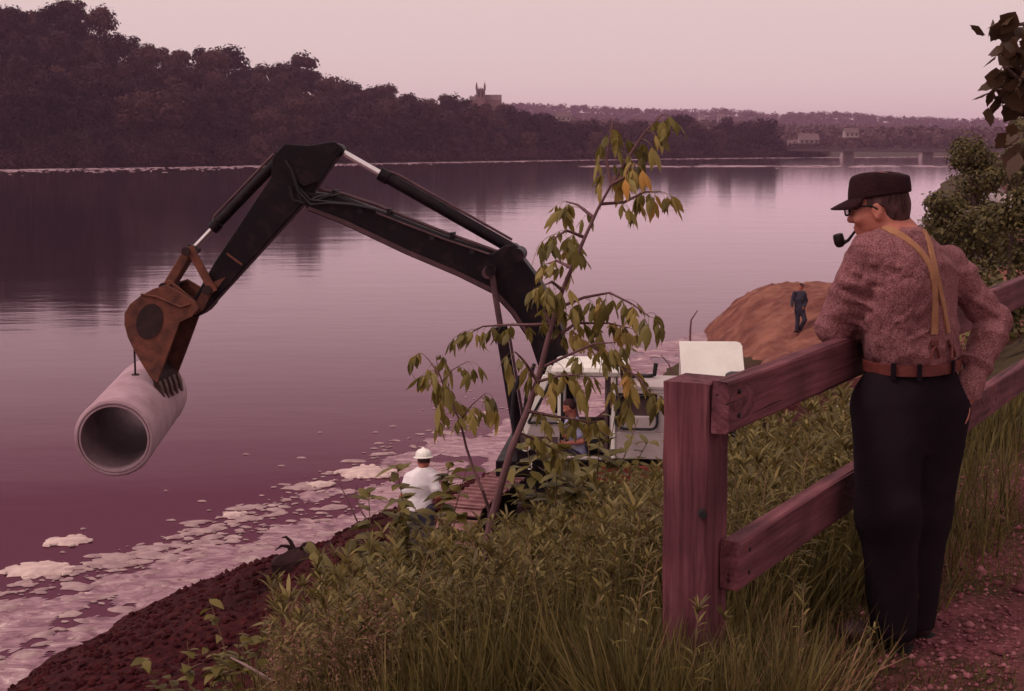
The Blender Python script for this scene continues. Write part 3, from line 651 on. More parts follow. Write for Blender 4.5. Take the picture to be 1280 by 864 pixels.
def bridge():
    a, b_ = P(975, 187.5, 690), P(1330, 190, 560)
    t = thing('bridge', 'low dark river bridge on two pale piers at the far bend', 'bridge', (a + b_) / 2 + [0, 0, -6])
    ax = nrm(b_ - a); L = np.linalg.norm(b_ - a); sd_ = nrm(np.cross([0, 0, 1], ax)); axs = (ax, sd_, np.cross(ax, sd_))
    m = MB(); m.box((a + b_) / 2, (L, 8, 1.1), axs); m.build('deck', M['bridge_iron'], t)
    for s in (-1, 1):
        m = MB(); m.box((a + b_) / 2 + sd_ * 3.8 * s + [0, 0, 1.4], (L, .15, .18), axs)
        for k in range(40): m.box(a + ax * L * (k + .5) / 40 + sd_ * 3.8 * s + [0, 0, .9], (.12, .12, 1.0), axs)
        m.build('railing', M['bridge_iron'], t)
    for px in (1059, 1158, 1262):
        f = (px - 975) / 355.0; lo, hi = 0.0, 1.0
        for _ in range(30):
            md = (lo + hi) / 2; q = a + (b_ - a) * md; x = 640 + F_PX * q[0] / (q[1] * CP - (q[2] - CAM_Z) * SP)
            lo, hi = (md, hi) if x < px else (lo, md)
        q = a + (b_ - a) * lo; m = MB(); h = q[2] - WATER_Z
        m.box((q[0], q[1], (q[2] - .6 + WATER_Z - 1) / 2), (2.0, 8, h + .4), (ax, sd_, np.array([0, 0, 1])), .85); m.build('pier', M['wall_grey'], t)
bridge()
# foam line under the far bank and flecks on the river: too many to count
fm = MB()
for _ in range(1500):
    k = rng.uniform(-.45, .40); s = far_shore(k); px = 640 + F_PX * k
    wid = 1.0 if px > 480 else 1.8
    Y = s - .5 - abs(rng.normal(0, 12 * wid)) ; r = rng.uniform(.3, 1.7) * (1.2 if Y > s - 9 else .5)
    Vv, Ff = foam_blob(k * Y, Y, r, .5, rng.uniform(-.2, .8), .06, 8, WATER_Z + .02); fm.add(Vv, Ff)
for _ in range(170):
    k = rng.uniform(.05, .34); Y = rng.normal(455, 10); Vv, Ff = foam_blob(k * Y, Y, rng.uniform(.6, 3.2), .35, rng.uniform(-.1, .1), .05, 8, WATER_Z + .02); fm.add(Vv, Ff)
tag(fm.build('drifting_foam', M['foam_far'], smooth=True), 'pale foam line drifting under the far bank', None, None, 'stuff')

# ------------------------------------------------------------------ right-hand bank: roofs, car, trees and shrubs
def roofs():
    z = gz(28, 78)
    house('brown-roofed house low on the bank beyond the shrubs', 26.0, 75, gz(26.0, 75), 6.5, 5.0, 1.5, R_(6), M['wall_grey'], M['roof_brown'], None, .38)
    house('second brown-roofed house at the frame edge above the parked car', 33.2, 89, gz(33.2, 89) + .2, 9, 7, 2.5, R_(22), M['wall_grey'], M['roof_brown'], None, .36)
roofs()
def parked_car():
    p = P(1241, 283, 62); z = p[2]; t = thing('parked_car', 'silver car with a pale windscreen parked below the brown roof', 'car', p)
    ax = np.array([nrm([.45, -.9, 0]), nrm([.9, .45, 0]), np.array([0, 0, 1.0])])   # nose towards the viewer
    prof = [(-2.2, .25), (-2.2, .75), (-1.5, .9), (-.9, 1.38), (.45, 1.4), (1.1, .92), (2.1, .78), (2.2, .3)]
    m = MB(); rings = []
    for s, ins in ((-.85, .12), (-.8, 0), (.8, 0), (.85, .12)):
        rings.append([p + ax[0] * a + ax[1] * s * (1 if h < 1.0 else .84) + ax[2] * (h - ins * .2) for a, h in prof])
    m.rings(rings); body = m.build('body', M['car_paint'], t, smooth=True)
    m = MB(); q = [p + ax[0] * a + ax[1] * b * .62 + ax[2] * h for a, b, h in ((1.06, -1.08, .99), (1.06, 1.08, .99), (.5, .98, 1.375), (.5, -.98, 1.375))]
    nn = nrm(np.cross(q[1] - q[0], q[2] - q[0])); nn = nn if nn[2] > 0 else -nn
    m.add([v + nn * .012 for v in q] + [v - nn * .01 for v in q], [(0, 1, 2, 3), (7, 6, 5, 4), (0, 4, 5, 1), (1, 5, 6, 2), (2, 6, 7, 3), (3, 7, 4, 0)]); m.build('windscreen', M['wall_cream'], body)  # opaque pale colour stands in for the reflection on the glass
    for a in (-1.35, 1.35):
        for s in (-.8, .8):
            m = MB(); c = p + ax[0] * a + ax[1] * s + ax[2] * .31; m.tube([c - ax[1] * .1, c + ax[1] * .1], .31, 14); m.build('wheel', M['rubber'], t)
    for s in (-.6, .6):
        m = MB(); m.tube([p + ax[0] * 2.16 + ax[1] * s + ax[2] * .62, p + ax[0] * 2.24 + ax[1] * s + ax[2] * .62], .09, 10); m.build('headlight', M['white_paint'], body)
parked_car()
def bush(name, px, py, d, Hm, Rm, label, n=2600, leaf=.09, seed=1, base=.05, m='shrub_leaf', lobes=20, cat='shrub', group=None, zfix=None):
    p = P(px, py, d); t = thing(name, label, cat, p, group)
    for nm, me in (('trunk', trunk_mesh('trunk', Hm, .05 * Hm / 3 + .02, M['bark'], 6, seed)), ('crown', crown_mesh('crown', Hm, Rm, n, leaf, M[m], lobes, base, .75, seed))):
        o = bpy.data.objects.new(nm, me); col.objects.link(o); o.parent = t
    return t
bush('small_tree', 1213, 336, 38, 3.6, 1.35, 'rounded olive-green small tree standing behind the man in suspenders', 11000, .055, 11, .05, cat='tree')
bush('shrub', 1176, 345, 30, 1.9, .7, 'small leafy shrub between the man and the rounded tree', 3000, .045, 12)
bush('shrub', 1228, 350, 30, 1.5, .9, 'spreading shrub in front of the parked car', 3000, .045, 13)
bush('shrub', 1262, 352, 26, 1.9, .75, 'dark upright shrub at the frame edge beyond the rail', 3400, .045, 14)
bush('shrub', 1205, 405, 22, 1.0, .75, 'low shrub just over the raised elbow of the man', 1500, .055, 15)
bush('shrub', 1248, 425, 19, .8, .7, 'low weedy shrub above the far stretch of top rail', 1400, .05, 16)
bush('small_tree', 1282, 262, 75, 5.2, 1.9, 'dark tree at the frame edge behind the brown roofs', 3000, .17, 17, .12, cat='tree')

# ------------------------------------------------------------------ sand mound with its walker's ground
def mound_z(X, Y):
    a = np.exp(-(((X - 14.6) / 6.9) ** 2 + ((Y - 55.5) / 8.2) ** 2) ** 2.6)
    off = np.clip((.1405 * Y + 2.0 - X + .5 * vnoise(X * .8, Y * .8)) / 2.6, 0, 1)
    return np.maximum(height(X, Y, False), -5.6) + .16 - 1.5 * off + 1.25 * a * (1 - .12 * np.sin(X * .5)) + .16 * fbm(X * .7, Y * .7, o=5) + .12 * np.abs(fbm(X * 2.2, Y * 2.2, o=3)) - .05
xs = np.arange(5.5, 27, .16); ys = np.arange(36, 66, .18)
V, F = grid(xs, ys, mound_z)
edge = np.maximum(np.abs(V[:, 0] - 16) / 10.4, np.abs(V[:, 1] - 51) / 14.6); V[:, 2] -= np.clip(edge - .86, 0, 1) * 6
tag(link('sand_mound', new_mesh('sand_mound', V, F, True), M['sand'], base=(13, 53, -5.5)), 'heap of orange-brown sand by the water with a man walking on it', 'mound')

# white box standing beyond the excavator, only its top seen above the fence post
def white_box():
    d = 31.0; p = P(888, 427, d); s = d / F_PX; w = 78 * s; h = 2.0; g = p[2] - h
    t = thing('white_box', 'white metal box with one rounded top corner showing above the fence post', 'box', (p[0], p[1], g))
    tl = R_(38); up = np.array([0, math.sin(tl), math.cos(tl)]); nn = np.array([0, -math.cos(tl), math.sin(tl)]); hh = 1.25     # invented slope: face tilted back so it catches sky light
    pts = [(-w/2, -hh), (w/2, -hh), (w/2, -.12), (w/2 - .04, -.04), (w/2 - .12, -.01), (-w/2, 0)]
    m = MB(); m.prism([p + np.array([a, 0, 0]) + up * z for a, z in pts], nn, .05); m.build('tilted_face', M['white_paint'], t, bevel=.01)
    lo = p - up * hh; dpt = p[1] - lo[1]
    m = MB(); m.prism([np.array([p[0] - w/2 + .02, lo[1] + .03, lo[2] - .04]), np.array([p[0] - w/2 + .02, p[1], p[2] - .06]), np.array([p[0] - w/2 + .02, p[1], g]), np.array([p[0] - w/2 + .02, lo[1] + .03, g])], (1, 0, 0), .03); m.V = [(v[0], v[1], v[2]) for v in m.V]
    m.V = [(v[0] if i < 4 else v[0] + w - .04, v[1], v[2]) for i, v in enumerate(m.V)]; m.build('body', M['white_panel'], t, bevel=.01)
    for k in (-1, 1):
        m = MB(); m.box((p[0] + k * w * .4, p[1] + .5, g - .06), (.1, 1.1, .14)); m.build('skid', M['rubber'], t)
white_box()

# ------------------------------------------------------------------ excavator
EU = nrm([-.994, .11, 0]); EL = np.array([-EU[1], EU[0], 0.0]); EC = np.array([EXC[0], EXC[1], BENCH])   # forward, its left side (towards us), centre on the ground
EL = EL if EL[1] < 0 else -EL
def E(a, b, z): return EC + EU * a + EL * b + np.array([0, 0, z])
def at_b(x, y, b):                                   # where the sight line meets the upright plane at sideways offset b
    r = ray(x, y); o = np.array([0, 0, CAM_Z]); n = EL
    return o + r * (np.dot(EC + EL * b - o, n) / np.dot(r, n))
def az(x, y, b):
    q = at_b(x, y, b) - EC; return float(np.dot(q, EU)), float(q[2])
EAX = (EU, EL, np.array([0, 0, 1.0]))
exc = thing('excavator', 'crawler excavator with a white cab and long black boom lifting a pipe over the water', 'excavator', EC)
def plate(name, px, b, th, m, par=None, bevel=.015):
    mb = MB(); mb.prism([at_b(x, y, b) for x, y in px], EL, th); return mb.build(name, M[m], par or exc, bevel=bevel)
def pin(mb, x, y, b, r, half): c = at_b(x, y, b); mb.tube([c - EL * half, c + EL * half], r, 14)
BB = 0.15                                             # sideways offset of the boom plane
boom = plate('boom', [(381, 247), (390, 240), (426, 245), (489, 268), (554, 294), (617, 316), (632, 306), (643, 305), (655, 322), (676, 350), (693, 382), (704, 412), (724, 530), (718, 548), (704, 546), (664, 426), (640, 391), (617, 366), (575, 345), (509, 317), (429, 279), (388, 263)], BB, .36, 'black_paint', bevel=.02)
for s in (-1, 1):
    plate('boom_flange', [(384, 262), (429, 280), (509, 318), (575, 346), (617, 367), (640, 392), (664, 427), (667, 425), (643, 388), (619, 362), (577, 341), (511, 313), (431, 275), (386, 258)], BB + s * .185, .014, 'boom_pipe', boom, 0)
for k, o in enumerate((-.09, 0.02)):                  # steel hydraulic lines on the boom's back
    mb = MB(); mb.tube([at_b(x, y, BB + o) for x, y in ((398, 237), (430, 243), (470, 256), (489, 264), (554, 290), (612, 311), (640, 322), (660, 345), (685, 386), (698, 430))], .028, 7); mb.build('hydraulic_line', M['boom_pipe'], boom, True)
for x, y in ((420, 241), (488, 264), (566, 294)):
    mb = MB(); c = at_b(x, y, BB); mb.box(c, (.05, .30, .09), EAX); mb.build('line_clamp', M['black_paint'], boom)
stick = plate('stick', [(343, 199), (352, 186), (364, 181), (392, 183), (414, 178), (424, 180), (430, 187), (420, 201), (398, 232), (380, 256), (320, 322), (257, 391), (247, 396), (238, 393), (237, 385), (250, 365), (273, 325), (342, 221)], BB, .30, 'black_paint', bevel=.02)
for s in (-1, 1):                                     # twin crank plates at the head of the stick
    plate('crank_plate', [(341, 197), (356, 180), (385, 182), (410, 178), (419, 177), (430, 186), (418, 201), (402, 226), (380, 234), (356, 214)], BB + s * .19, .05, 'black_paint', stick, .012)
plate('stick_weld', [(284, 316), (303, 330), (302, 332), (283, 318)], BB + .155, .02, 'rust', stick, 0)
plate('stick_foot', [(252, 366), (268, 352), (283, 346), (262, 372), (254, 388), (244, 394), (239, 388)], BB + .155, .014, 'rust', stick, 0)
for x, y, r_, h_ in ((420, 186, .06, .23), (386, 246, .075, .23)): mb = MB(); pin(mb, x, y, BB, r_, h_); mb.build('stick_pin', M['black_paint'], stick, True)
def cylinder(name, p0, p1, frac, r_b, r_r, b, label=None):
    """barrel from p0, chromed rod to p1"""
    a, e = at_b(*p0, b), at_b(*p1, b); mid = a + (e - a) * frac
    mb = MB(); mb.tube([a, a + (mid - a) * .02, mid - nrm(e - a) * .16, mid - nrm(e - a) * .15, mid], [r_b, r_b * 1.02, r_b, r_b * 1.2, r_b * 1.2], 16)
    cy = mb.build(name, M['black_paint'], exc, True)
    mb = MB(); mb.tube([mid, e], r_r, 12); mb.build('piston_rod', M['boom_pipe' if 'boom' in name else 'chrome'], cy, True)
    mb = MB(); mb.tube([e - EL * .1, e + EL * .1], r_r * 1.9, 12); mb.build('rod_eye', M['black_paint'], cy, True)
    mb = MB(); mb.tube([a - EL * .13, a + EL * .13], r_b * 1.05, 12); mb.build('barrel_eye', M['black_paint'], cy, True)
    mb = MB(); q = nrm(np.cross(EL, e - a)); q = q if q[2] > 0 else -q
    mb.tube([a + (mid - a) * .04 + q * (r_b + .03), a + (mid - a) * .9 + q * (r_b + .03), mid - nrm(e - a) * .1 + q * r_b], .022, 6); mb.build('oil_line', M['boom_pipe'], cy, True)
    return cy
cylinder('stick_cylinder', (642, 312), (424, 188), .765, .088, .05, BB)
cylinder('bucket_cylinder', (352, 196), (241, 312), .775, .082, .042, BB)
for s in (-1, 1): cylinder('boom_cylinder', (650, 556), (614, 338), .68, .085, .045, BB + s * .34)
mb = MB(); pin(mb, 614, 338, BB, .09, .42); mb.build('boom_cylinder_pin', M['boom_pipe'], boom, True)
mb = MB(); pin(mb, 648, 318, BB, .11, .26); mb.build('boom_bracket', M['black_paint'], boom, True)
for dx in (0, 9):                                     # slack hoses at the stick pivot and by the cab
    mb = MB(); mb.tube([at_b(x, y, BB + .2) for x, y in ((362 + dx, 232), (366 + dx, 250), (380 + dx, 254), (398 + dx, 246), (415 + dx, 243))], .02, 6); mb.build('hose', M['rubber'], exc, True)
mb = MB(); mb.tube([at_b(x, y, 1.0) for x, y in ((650, 470), (642, 492), (640, 520), (643, 545), (655, 552))], .03, 7); mb.build('hose', M['rubber'], exc, True)
mb = MB(); mb.tube([at_b(x, y, .9) for x, y in ((668, 455), (660, 480), (655, 520), (662, 545))], .028, 7); mb.build('hose', M['rubber'], exc, True)
for o, sagp in ((.22, 14), (.26, 20)):                 # hose bundle sagging from boom to stick and along the boom's flank
    mb = MB(); mb.tube([at_b(x, y, BB + o) for x, y in ((470, 262), (440, 252 + sagp * .2), (410, 248 + sagp * .3), (388, 236 + sagp), (372, 222 + sagp * .8), (364, 206 + sagp * .3), (356, 200))], .019, 6); mb.build('hose', M['rubber'], exc, True)
mb = MB(); mb.tube([at_b(x, y, BB + .2) for x, y in ((612, 318), (560, 301), (500, 278), (470, 266))], .017, 6); mb.build('hose', M['boom_pipe'], exc, True)
for x, y in ((540, 296), (590, 313), (450, 262)):
    mb = MB(); c = at_b(x, y, BB + .19); mb.box(c, (.07, .03, .10), EAX); mb.build('hose_clip', M['rubber'], exc)
# linkage and bucket
for s in (-1, 1):
    mb = MB(); a, e = at_b(239, 313, BB + s * .2), at_b(265, 361, BB + s * .2); d_ = nrm(e - a); q = np.cross(EL, d_)
    mb.box((a + e) / 2, (np.linalg.norm(e - a) + .12, .05, .13), (d_, EL, q)); mb.build('guide_link', M['rust'], exc, bevel=.01)
mb = MB(); a, e = at_b(238, 314, BB), at_b(212, 357, BB); d_ = nrm(e - a); mb.box((a + e) / 2, (np.linalg.norm(e - a) + .1, .26, .15), (d_, EL, np.cross(EL, d_))); mb.build('bucket_link', M['rust'], exc, bevel=.02)
for x, y, r_, h_ in ((239, 313, .07, .26), (265, 361, .075, .26), (212, 357, .07, .3), (241, 389, .09, .34)): mb = MB(); pin(mb, x, y, BB, r_, h_); mb.build('linkage_pin', M['rust_dark'], exc, True)
BW = .92
side = [(209, 356), (192, 361), (176, 370), (163, 380), (156, 392), (156, 406), (160, 421), (168, 438), (178, 455), (189, 473), (197, 478), (207, 452), (217, 425), (225, 403), (240, 396), (249, 386), (243, 377), (226, 366)]
bn = BB + BW / 2
bucket = None
for s in (-1, 1):
    pts = [at_b(x, y, bn) + EL * (s - 1) * BW / 2 for x, y in side]
    mb = MB(); mb.prism(pts, EL, .045); o = mb.build('bucket_side' if bucket else 'bucket', M['rust'], bucket or exc, bevel=.008)
    bucket = bucket or o
shell = [(209, 357), (192, 362), (176, 371), (163.5, 381), (157, 392), (157, 406), (161, 421), (169, 438), (179, 455), (190, 473), (197, 477)]
mb = MB()
Vs = [at_b(x, y, bn) for x, y in shell]; cen = at_b(200, 410, bn); inn = [v + nrm(cen - v) * .03 for v in Vs]
n = len(Vs); VV = [v - EL * .02 for v in Vs] + [v - EL * (BW - .02) for v in Vs] + [v - EL * .02 for v in inn] + [v - EL * (BW - .02) for v in inn]; FF = []
for i in range(n - 1): FF += [(i, i + 1, n + i + 1, n + i), (2 * n + i, 3 * n + i, 3 * n + i + 1, 2 * n + i + 1)]
FF += [(0, n, 3 * n, 2 * n), (n - 1, 3 * n - 1, 4 * n - 1, 2 * n - 1)]
mb.add(VV, FF); mb.build('bucket_shell', M['rust_dark'], bucket, True)
mb = MB(); mb.prism([at_b(187 + 17 * math.cos(q), 402 + 22 * math.sin(q) - 4 * math.cos(q), bn + .026) for q in np.linspace(0, 6.283, 21)[:-1]], EL, .012); mb.build('painted_recess', M['rust_dark'], bucket)  # flat dark disc painted in for the shade of a round recess
mb = MB(); mb.tube([at_b(x, y, bn + .03) for x, y in ((176, 368), (196, 371), (212, 378), (226, 384), (238, 380))], .018, 6); mb.build('wear_bar', M['rust'], bucket, True)
for s in (0, 1):                                      # ears that take the pins
    plate('bucket_ear', [(205, 352), (213, 350), (246, 378), (249, 386), (244, 394), (236, 394), (222, 378), (204, 364)], BB + (.24 if s else -.24), .05, 'rust', bucket, .008)
lip_a, lip_d = at_b(193, 474, bn), nrm(at_b(203, 500, bn) - at_b(190, 468, bn))
mb = MB(); mb.box(lip_a - EL * BW / 2 + lip_d * .03, (.16, BW + .03, .06), (lip_d, EL, np.cross(EL, lip_d))); mb.build('lip', M['rust_dark'], bucket)
for k in range(5):
    c = lip_a - EL * (.05 + (BW - .1) * k / 4) + lip_d * .06; q = np.cross(EL, lip_d)
    mb = MB(); w = .055
    mb.rings([[c + lip_d * t + EL * (sx * w * ww) + q * (sy * hh) for sx, sy in ((-1, -1), (1, -1), (1, 1), (-1, 1))] for t, ww, hh in ((0, 1, .05), (.13, 1, .045), (.3, .62, .012))]); mb.build('tooth', M['tooth_steel'], bucket, bevel=.006)

# upper structure
def bx(name, a0, a1, b0, b1, z0, z1, m, par=None, bevel=.02):
    mb = MB(); mb.box(E((a0 + a1) / 2, (b0 + b1) / 2, (z0 + z1) / 2), (abs(a1 - a0), abs(b1 - b0), abs(z1 - z0)), EAX); return mb.build(name, M[m], par or exc, bevel=bevel)
CB0, CB1 = .42, 1.36                                  # cab from side to side
zf = az(700, 572, CB1)[1]; zr = az(700, 471, CB1)[1]; zt = zr + .16     # cab floor, underside and top of the roof
a_fr, a_post, a_door, a_back = az(656, 545, CB1)[0], az(697, 500, CB1)[0], az(762, 500, CB1)[0], az(826, 500, CB1)[0]
bx('deck', 1.0, -2.5, -1.25, CB1 - .04, zf - .32, zf - .08, 'black_paint'); bx('tool_locker', a_door + .25, a_door - .75, CB1 - .3, CB1 + .02, zf - .36, zf - .10, 'red_frame')
bx('swing_ring', .62, -.62, -.62, .62, .75, zf - .30, 'rubber')
bx('engine_housing', a_door - .35, -2.35, -1.22, CB0 - .06, zf - .07, zf + .74, 'white_panel', bevel=.08)
bx('counterweight', -2.36, -2.85, -1.24, CB1 - .02, zf - .2, zf + .9, 'black_paint', bevel=.1)
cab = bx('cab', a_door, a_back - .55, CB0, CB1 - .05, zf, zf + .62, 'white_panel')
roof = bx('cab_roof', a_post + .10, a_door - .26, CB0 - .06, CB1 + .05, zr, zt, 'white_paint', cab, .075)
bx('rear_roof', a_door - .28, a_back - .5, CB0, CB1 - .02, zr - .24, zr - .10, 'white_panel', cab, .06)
bx('floor', a_fr, a_door, CB0, CB1, zf - .07, zf, 'rubber', cab)
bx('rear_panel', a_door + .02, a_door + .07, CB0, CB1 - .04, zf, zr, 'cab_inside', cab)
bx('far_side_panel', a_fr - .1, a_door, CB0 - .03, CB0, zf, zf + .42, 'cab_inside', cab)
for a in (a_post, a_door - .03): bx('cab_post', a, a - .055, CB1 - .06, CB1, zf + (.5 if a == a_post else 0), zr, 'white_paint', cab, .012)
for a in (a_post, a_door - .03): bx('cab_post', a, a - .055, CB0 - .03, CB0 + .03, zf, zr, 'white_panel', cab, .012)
bx('sill', a_post + .02, a_door, CB1 - .05, CB1, zf - .06, zf + .02, 'white_panel', cab)
for b in (CB0, CB1 - .03):                            # raked front frame with its quarter window
    tp, bt = E(a_post + .17, b, zr - .02), E(a_fr + .02, b, zf + .32); d_ = nrm(bt - tp)
    mb = MB(); mb.box((tp + bt) / 2, (np.linalg.norm(bt - tp) + .06, .05, .11), (d_, EL, np.cross(EL, d_))); mb.build('front_post', M['white_paint'], cab, bevel=.015)
    mb = MB(); mb.prism([E(a_fr + .06, b, zf + .30), E(a_post - .03, b, zf + .30), E(a_post - .03, b, zf + .46), E(a_fr - .06, b, zf + .46)], EL, .045); mb.build('window_sill', M['white_panel'], cab)
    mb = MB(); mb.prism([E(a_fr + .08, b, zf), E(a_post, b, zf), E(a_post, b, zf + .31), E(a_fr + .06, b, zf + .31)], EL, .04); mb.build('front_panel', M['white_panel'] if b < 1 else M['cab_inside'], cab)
mb = MB(); mb.tube([E(a_fr - .05, CB1 - .01, zf + .5), E(a_post - .06, CB1 - .01, zf + .5), E(a_post - .06, CB1 - .01, zr - .08), E(a_post + .1, CB1 - .01, zr - .08), E(a_fr - .05, CB1 - .01, zf + .5)], .022, 7); mb.build('gasket', M['rubber'], cab, True)
mb = MB(); mb.box(E((a_fr + a_post) / 2 + .13, (CB0 + CB1) / 2, (zf + .42 + zr) / 2), (.012, CB1 - CB0 - .08, 1.0), (nrm(EU * .3 + np.array([0, 0, -.0]) + EU), EL, np.array([0, 0, 1.0])))
# rear side window in its rounded gasket, and the panel round it
w0, w1, wz0, wz1 = a_door - .12, a_back + .05, zf + .44, zr - .26
bx('rear_side', a_door - .06, a_back - .56, CB1 - .05, CB1 - .02, zf + .0, wz0 - .05, 'white_panel', cab, .01)
bx('rear_side_top', a_door - .06, a_back - .56, CB1 - .05, CB1 - .02, wz1 + .03, zr - .12, 'white_panel', cab, .01)
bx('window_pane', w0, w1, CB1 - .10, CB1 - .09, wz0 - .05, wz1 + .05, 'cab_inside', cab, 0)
bx('rear_post', w1 + .0, a_back - .56, CB1 - .05, CB1 - .02, wz0 - .05, wz1 + .03, 'white_panel', cab, .01)
mb = MB(); r_ = .09; loop = []
for cx, cz, q0 in ((w1 + r_, wz1 - r_, 90), (w0 - r_, wz1 - r_, 0), (w0 - r_, wz0 + r_, -90), (w1 + r_, wz0 + r_, -180)):
    for q in (0, 30, 60, 90):
        an = R_(q0 + 90 - q) if False else R_(q0 + (90 - q)); loop.append(E(cx + (math.cos(an) * r_), CB1 - .01, cz + math.sin(an) * r_))
loop.append(loop[0]); mb.tube(loop, .02, 6); mb.build('gasket', M['rubber'], cab, True)
for k in range(5): bx('louvre', a_back - .08, a_back - .46, CB1 - .022, CB1 - .006, zf + .10 + k * .06, zf + .125 + k * .06, 'vent', cab, 0)
mb = MB(); mb.tube([E(a_door - .09, CB1 - .02, zf + .5), E(a_door - .09, CB1 + .04, zf + .52), E(a_door - .09, CB1 + .04, zr - .35), E(a_door - .09, CB1 - .02, zr - .33)], .014, 7); mb.build('grab_handle', M['rubber'], cab, True)
bx('door_edge', a_door - .035, a_door - .05, CB1 - .018, CB1 - .008, zf, zr - .1, 'vent', cab, 0)
# operator's seat, levers
bx('seat', a_post - .42, a_post - .86, CB0 + .3, CB1 - .2, zf + .1, zf + .36, 'rubber', cab, .04); bx('seat_back', a_post - .80, a_post - .90, CB0 + .3, CB1 - .2, zf + .36, zf + .82, 'rubber', cab, .04)
for b in (CB0 + .28, CB1 - .22):
    mb = MB(); mb.tube([E(a_post - .02, b, zf), E(a_post - .04, b, zf + .45), E(a_post - .08, b, zf + .62)], .018, 6); mb.build('lever', M['rubber'], cab, True)
# exhaust with elbow, handrail on the housing
mb = MB(); q0 = az(787, 470, .7); q1 = az(818, 471, .7)
mb.tube([E(q0[0], .7, q0[1]), E(q1[0] + .1, .7, q1[1]), E(q1[0], .7, q1[1] + .03), E(q1[0] - .02, .7, q1[1] + .2)], .034, 10); mb.build('exhaust', M['rubber'], exc, True)
# nose plate with round badge and number
bx('nose_plate', az(646, 560, CB1)[0], a_fr - .16, CB1 - .06, CB1 + .0, zf - .30, zf + .10, 'black_paint', exc, .015)
bc = az(657, 559, CB1 + .02)
mb = MB(); c = E(bc[0], CB1 + .004, bc[1]); mb.tube([c, c + EL * .012], .066, 24); badge = mb.build('badge', M['white_paint'], exc)
mb = MB(); mb.tube([c + EL * .010, c + EL * .016], .044, 20); mb.build('badge_disc', M['cloth_red'], badge)
mb = MB(); mb.box(c + EL * .017, (.045, .006, .018), EAX); mb.build('badge_mark', M['white_paint'], badge)
fc = bpy.data.curves.new('number', 'FONT'); fc.body = '3'; fc.size = .17; fc.extrude = .004; fc.materials.append(M['white_paint'])
tmp = bpy.data.objects.new('number', fc); col.objects.link(tmp); bpy.context.view_layer.update(); nm_ = bpy.data.meshes.new_from_object(tmp.evaluated_get(bpy.context.evaluated_depsgraph_get())); bpy.data.objects.remove(tmp)
nb = bpy.data.objects.new('number', nm_); col.objects.link(nb); nb.parent = exc
q = az(659, 587, CB1 + .012); w = E(q[0], CB1 + .010, q[1]); mtx = Matrix((-EU, (0, 0, 1), EL)).transposed().to_4x4(); mtx.translation = Vector(tuple(w - EC)); nb.matrix_local = mtx
# crawler tracks, standing across the house
TD = nrm([-.33, -.94, 0]); TS = np.array([-TD[1], TD[0], 0.0])
def track(off):
    c0 = EC + TS * off; Lh, rr = 1.55, .42; pts = []
    for q in np.linspace(-90, 90, 9): pts.append((Lh + rr * math.cos(R_(q)), .44 + rr * math.sin(R_(q))))
    for q in np.linspace(90, 270, 9): pts.append((-Lh + rr * math.cos(R_(q)), .44 + rr * math.sin(R_(q))))
    mb = MB(); mb.prism([c0 + TD * a * .985 + np.array([0, 0, z]) for a, z in pts], TS, .22); tr = mb.build('track', M['rust_dark'], exc)
    # walk round the outline and lay the shoes
    pp = [np.array(p) for p in pts] + [np.array(pts[0])]; seg = [np.linalg.norm(pp[i + 1] - pp[i]) for i in range(len(pp) - 1)]; tot = sum(seg); n = 40
    base = None
    for k in range(n):
        s = tot * k / n; i = 0
        while s > seg[i]: s -= seg[i]; i += 1
        q = pp[i] + (pp[i + 1] - pp[i]) * s / seg[i]; d2 = nrm(pp[i + 1] - pp[i]); no = np.array([d2[1], -d2[0]])
        dx = TD * d2[0] + np.array([0, 0, d2[1]]); dn = TD * no[0] + np.array([0, 0, no[1]])
        if base is None:
            m2 = MB(); m2.box((0, 0, 0), (.165, .62, .035)); m2.box((.05, 0, .035), (.022, .61, .04)); base = new_mesh('track_shoe', m2.V, m2.F); base.materials.append(M['track_steel'])
        o = bpy.data.objects.new('track_shoe', base); col.objects.link(o); o.parent = tr
        mt = Matrix((dx, TS, dn)).transposed().to_4x4() if np.dot(np.cross(dx, TS), dn) > 0 else Matrix((dx, -TS, dn)).transposed().to_4x4()
        mt.translation = Vector(tuple(c0 + TD * q[0] + np.array([0, 0, q[1]]) + dn * .02)); o.matrix_local = mt
    for a in (-Lh, Lh):
        mb = MB(); c = c0 + TD * a + np.array([0, 0, .44]); mb.tube([c - TS * .16, c + TS * .16], .33, 18); mb.build('wheel', M['rust_dark'], tr, True)
for off in (-1.12, 1.12): track(off)
bx('undercarriage', .75, -.75, -.8, .8, .3, .76, 'rust_dark', exc, .03)

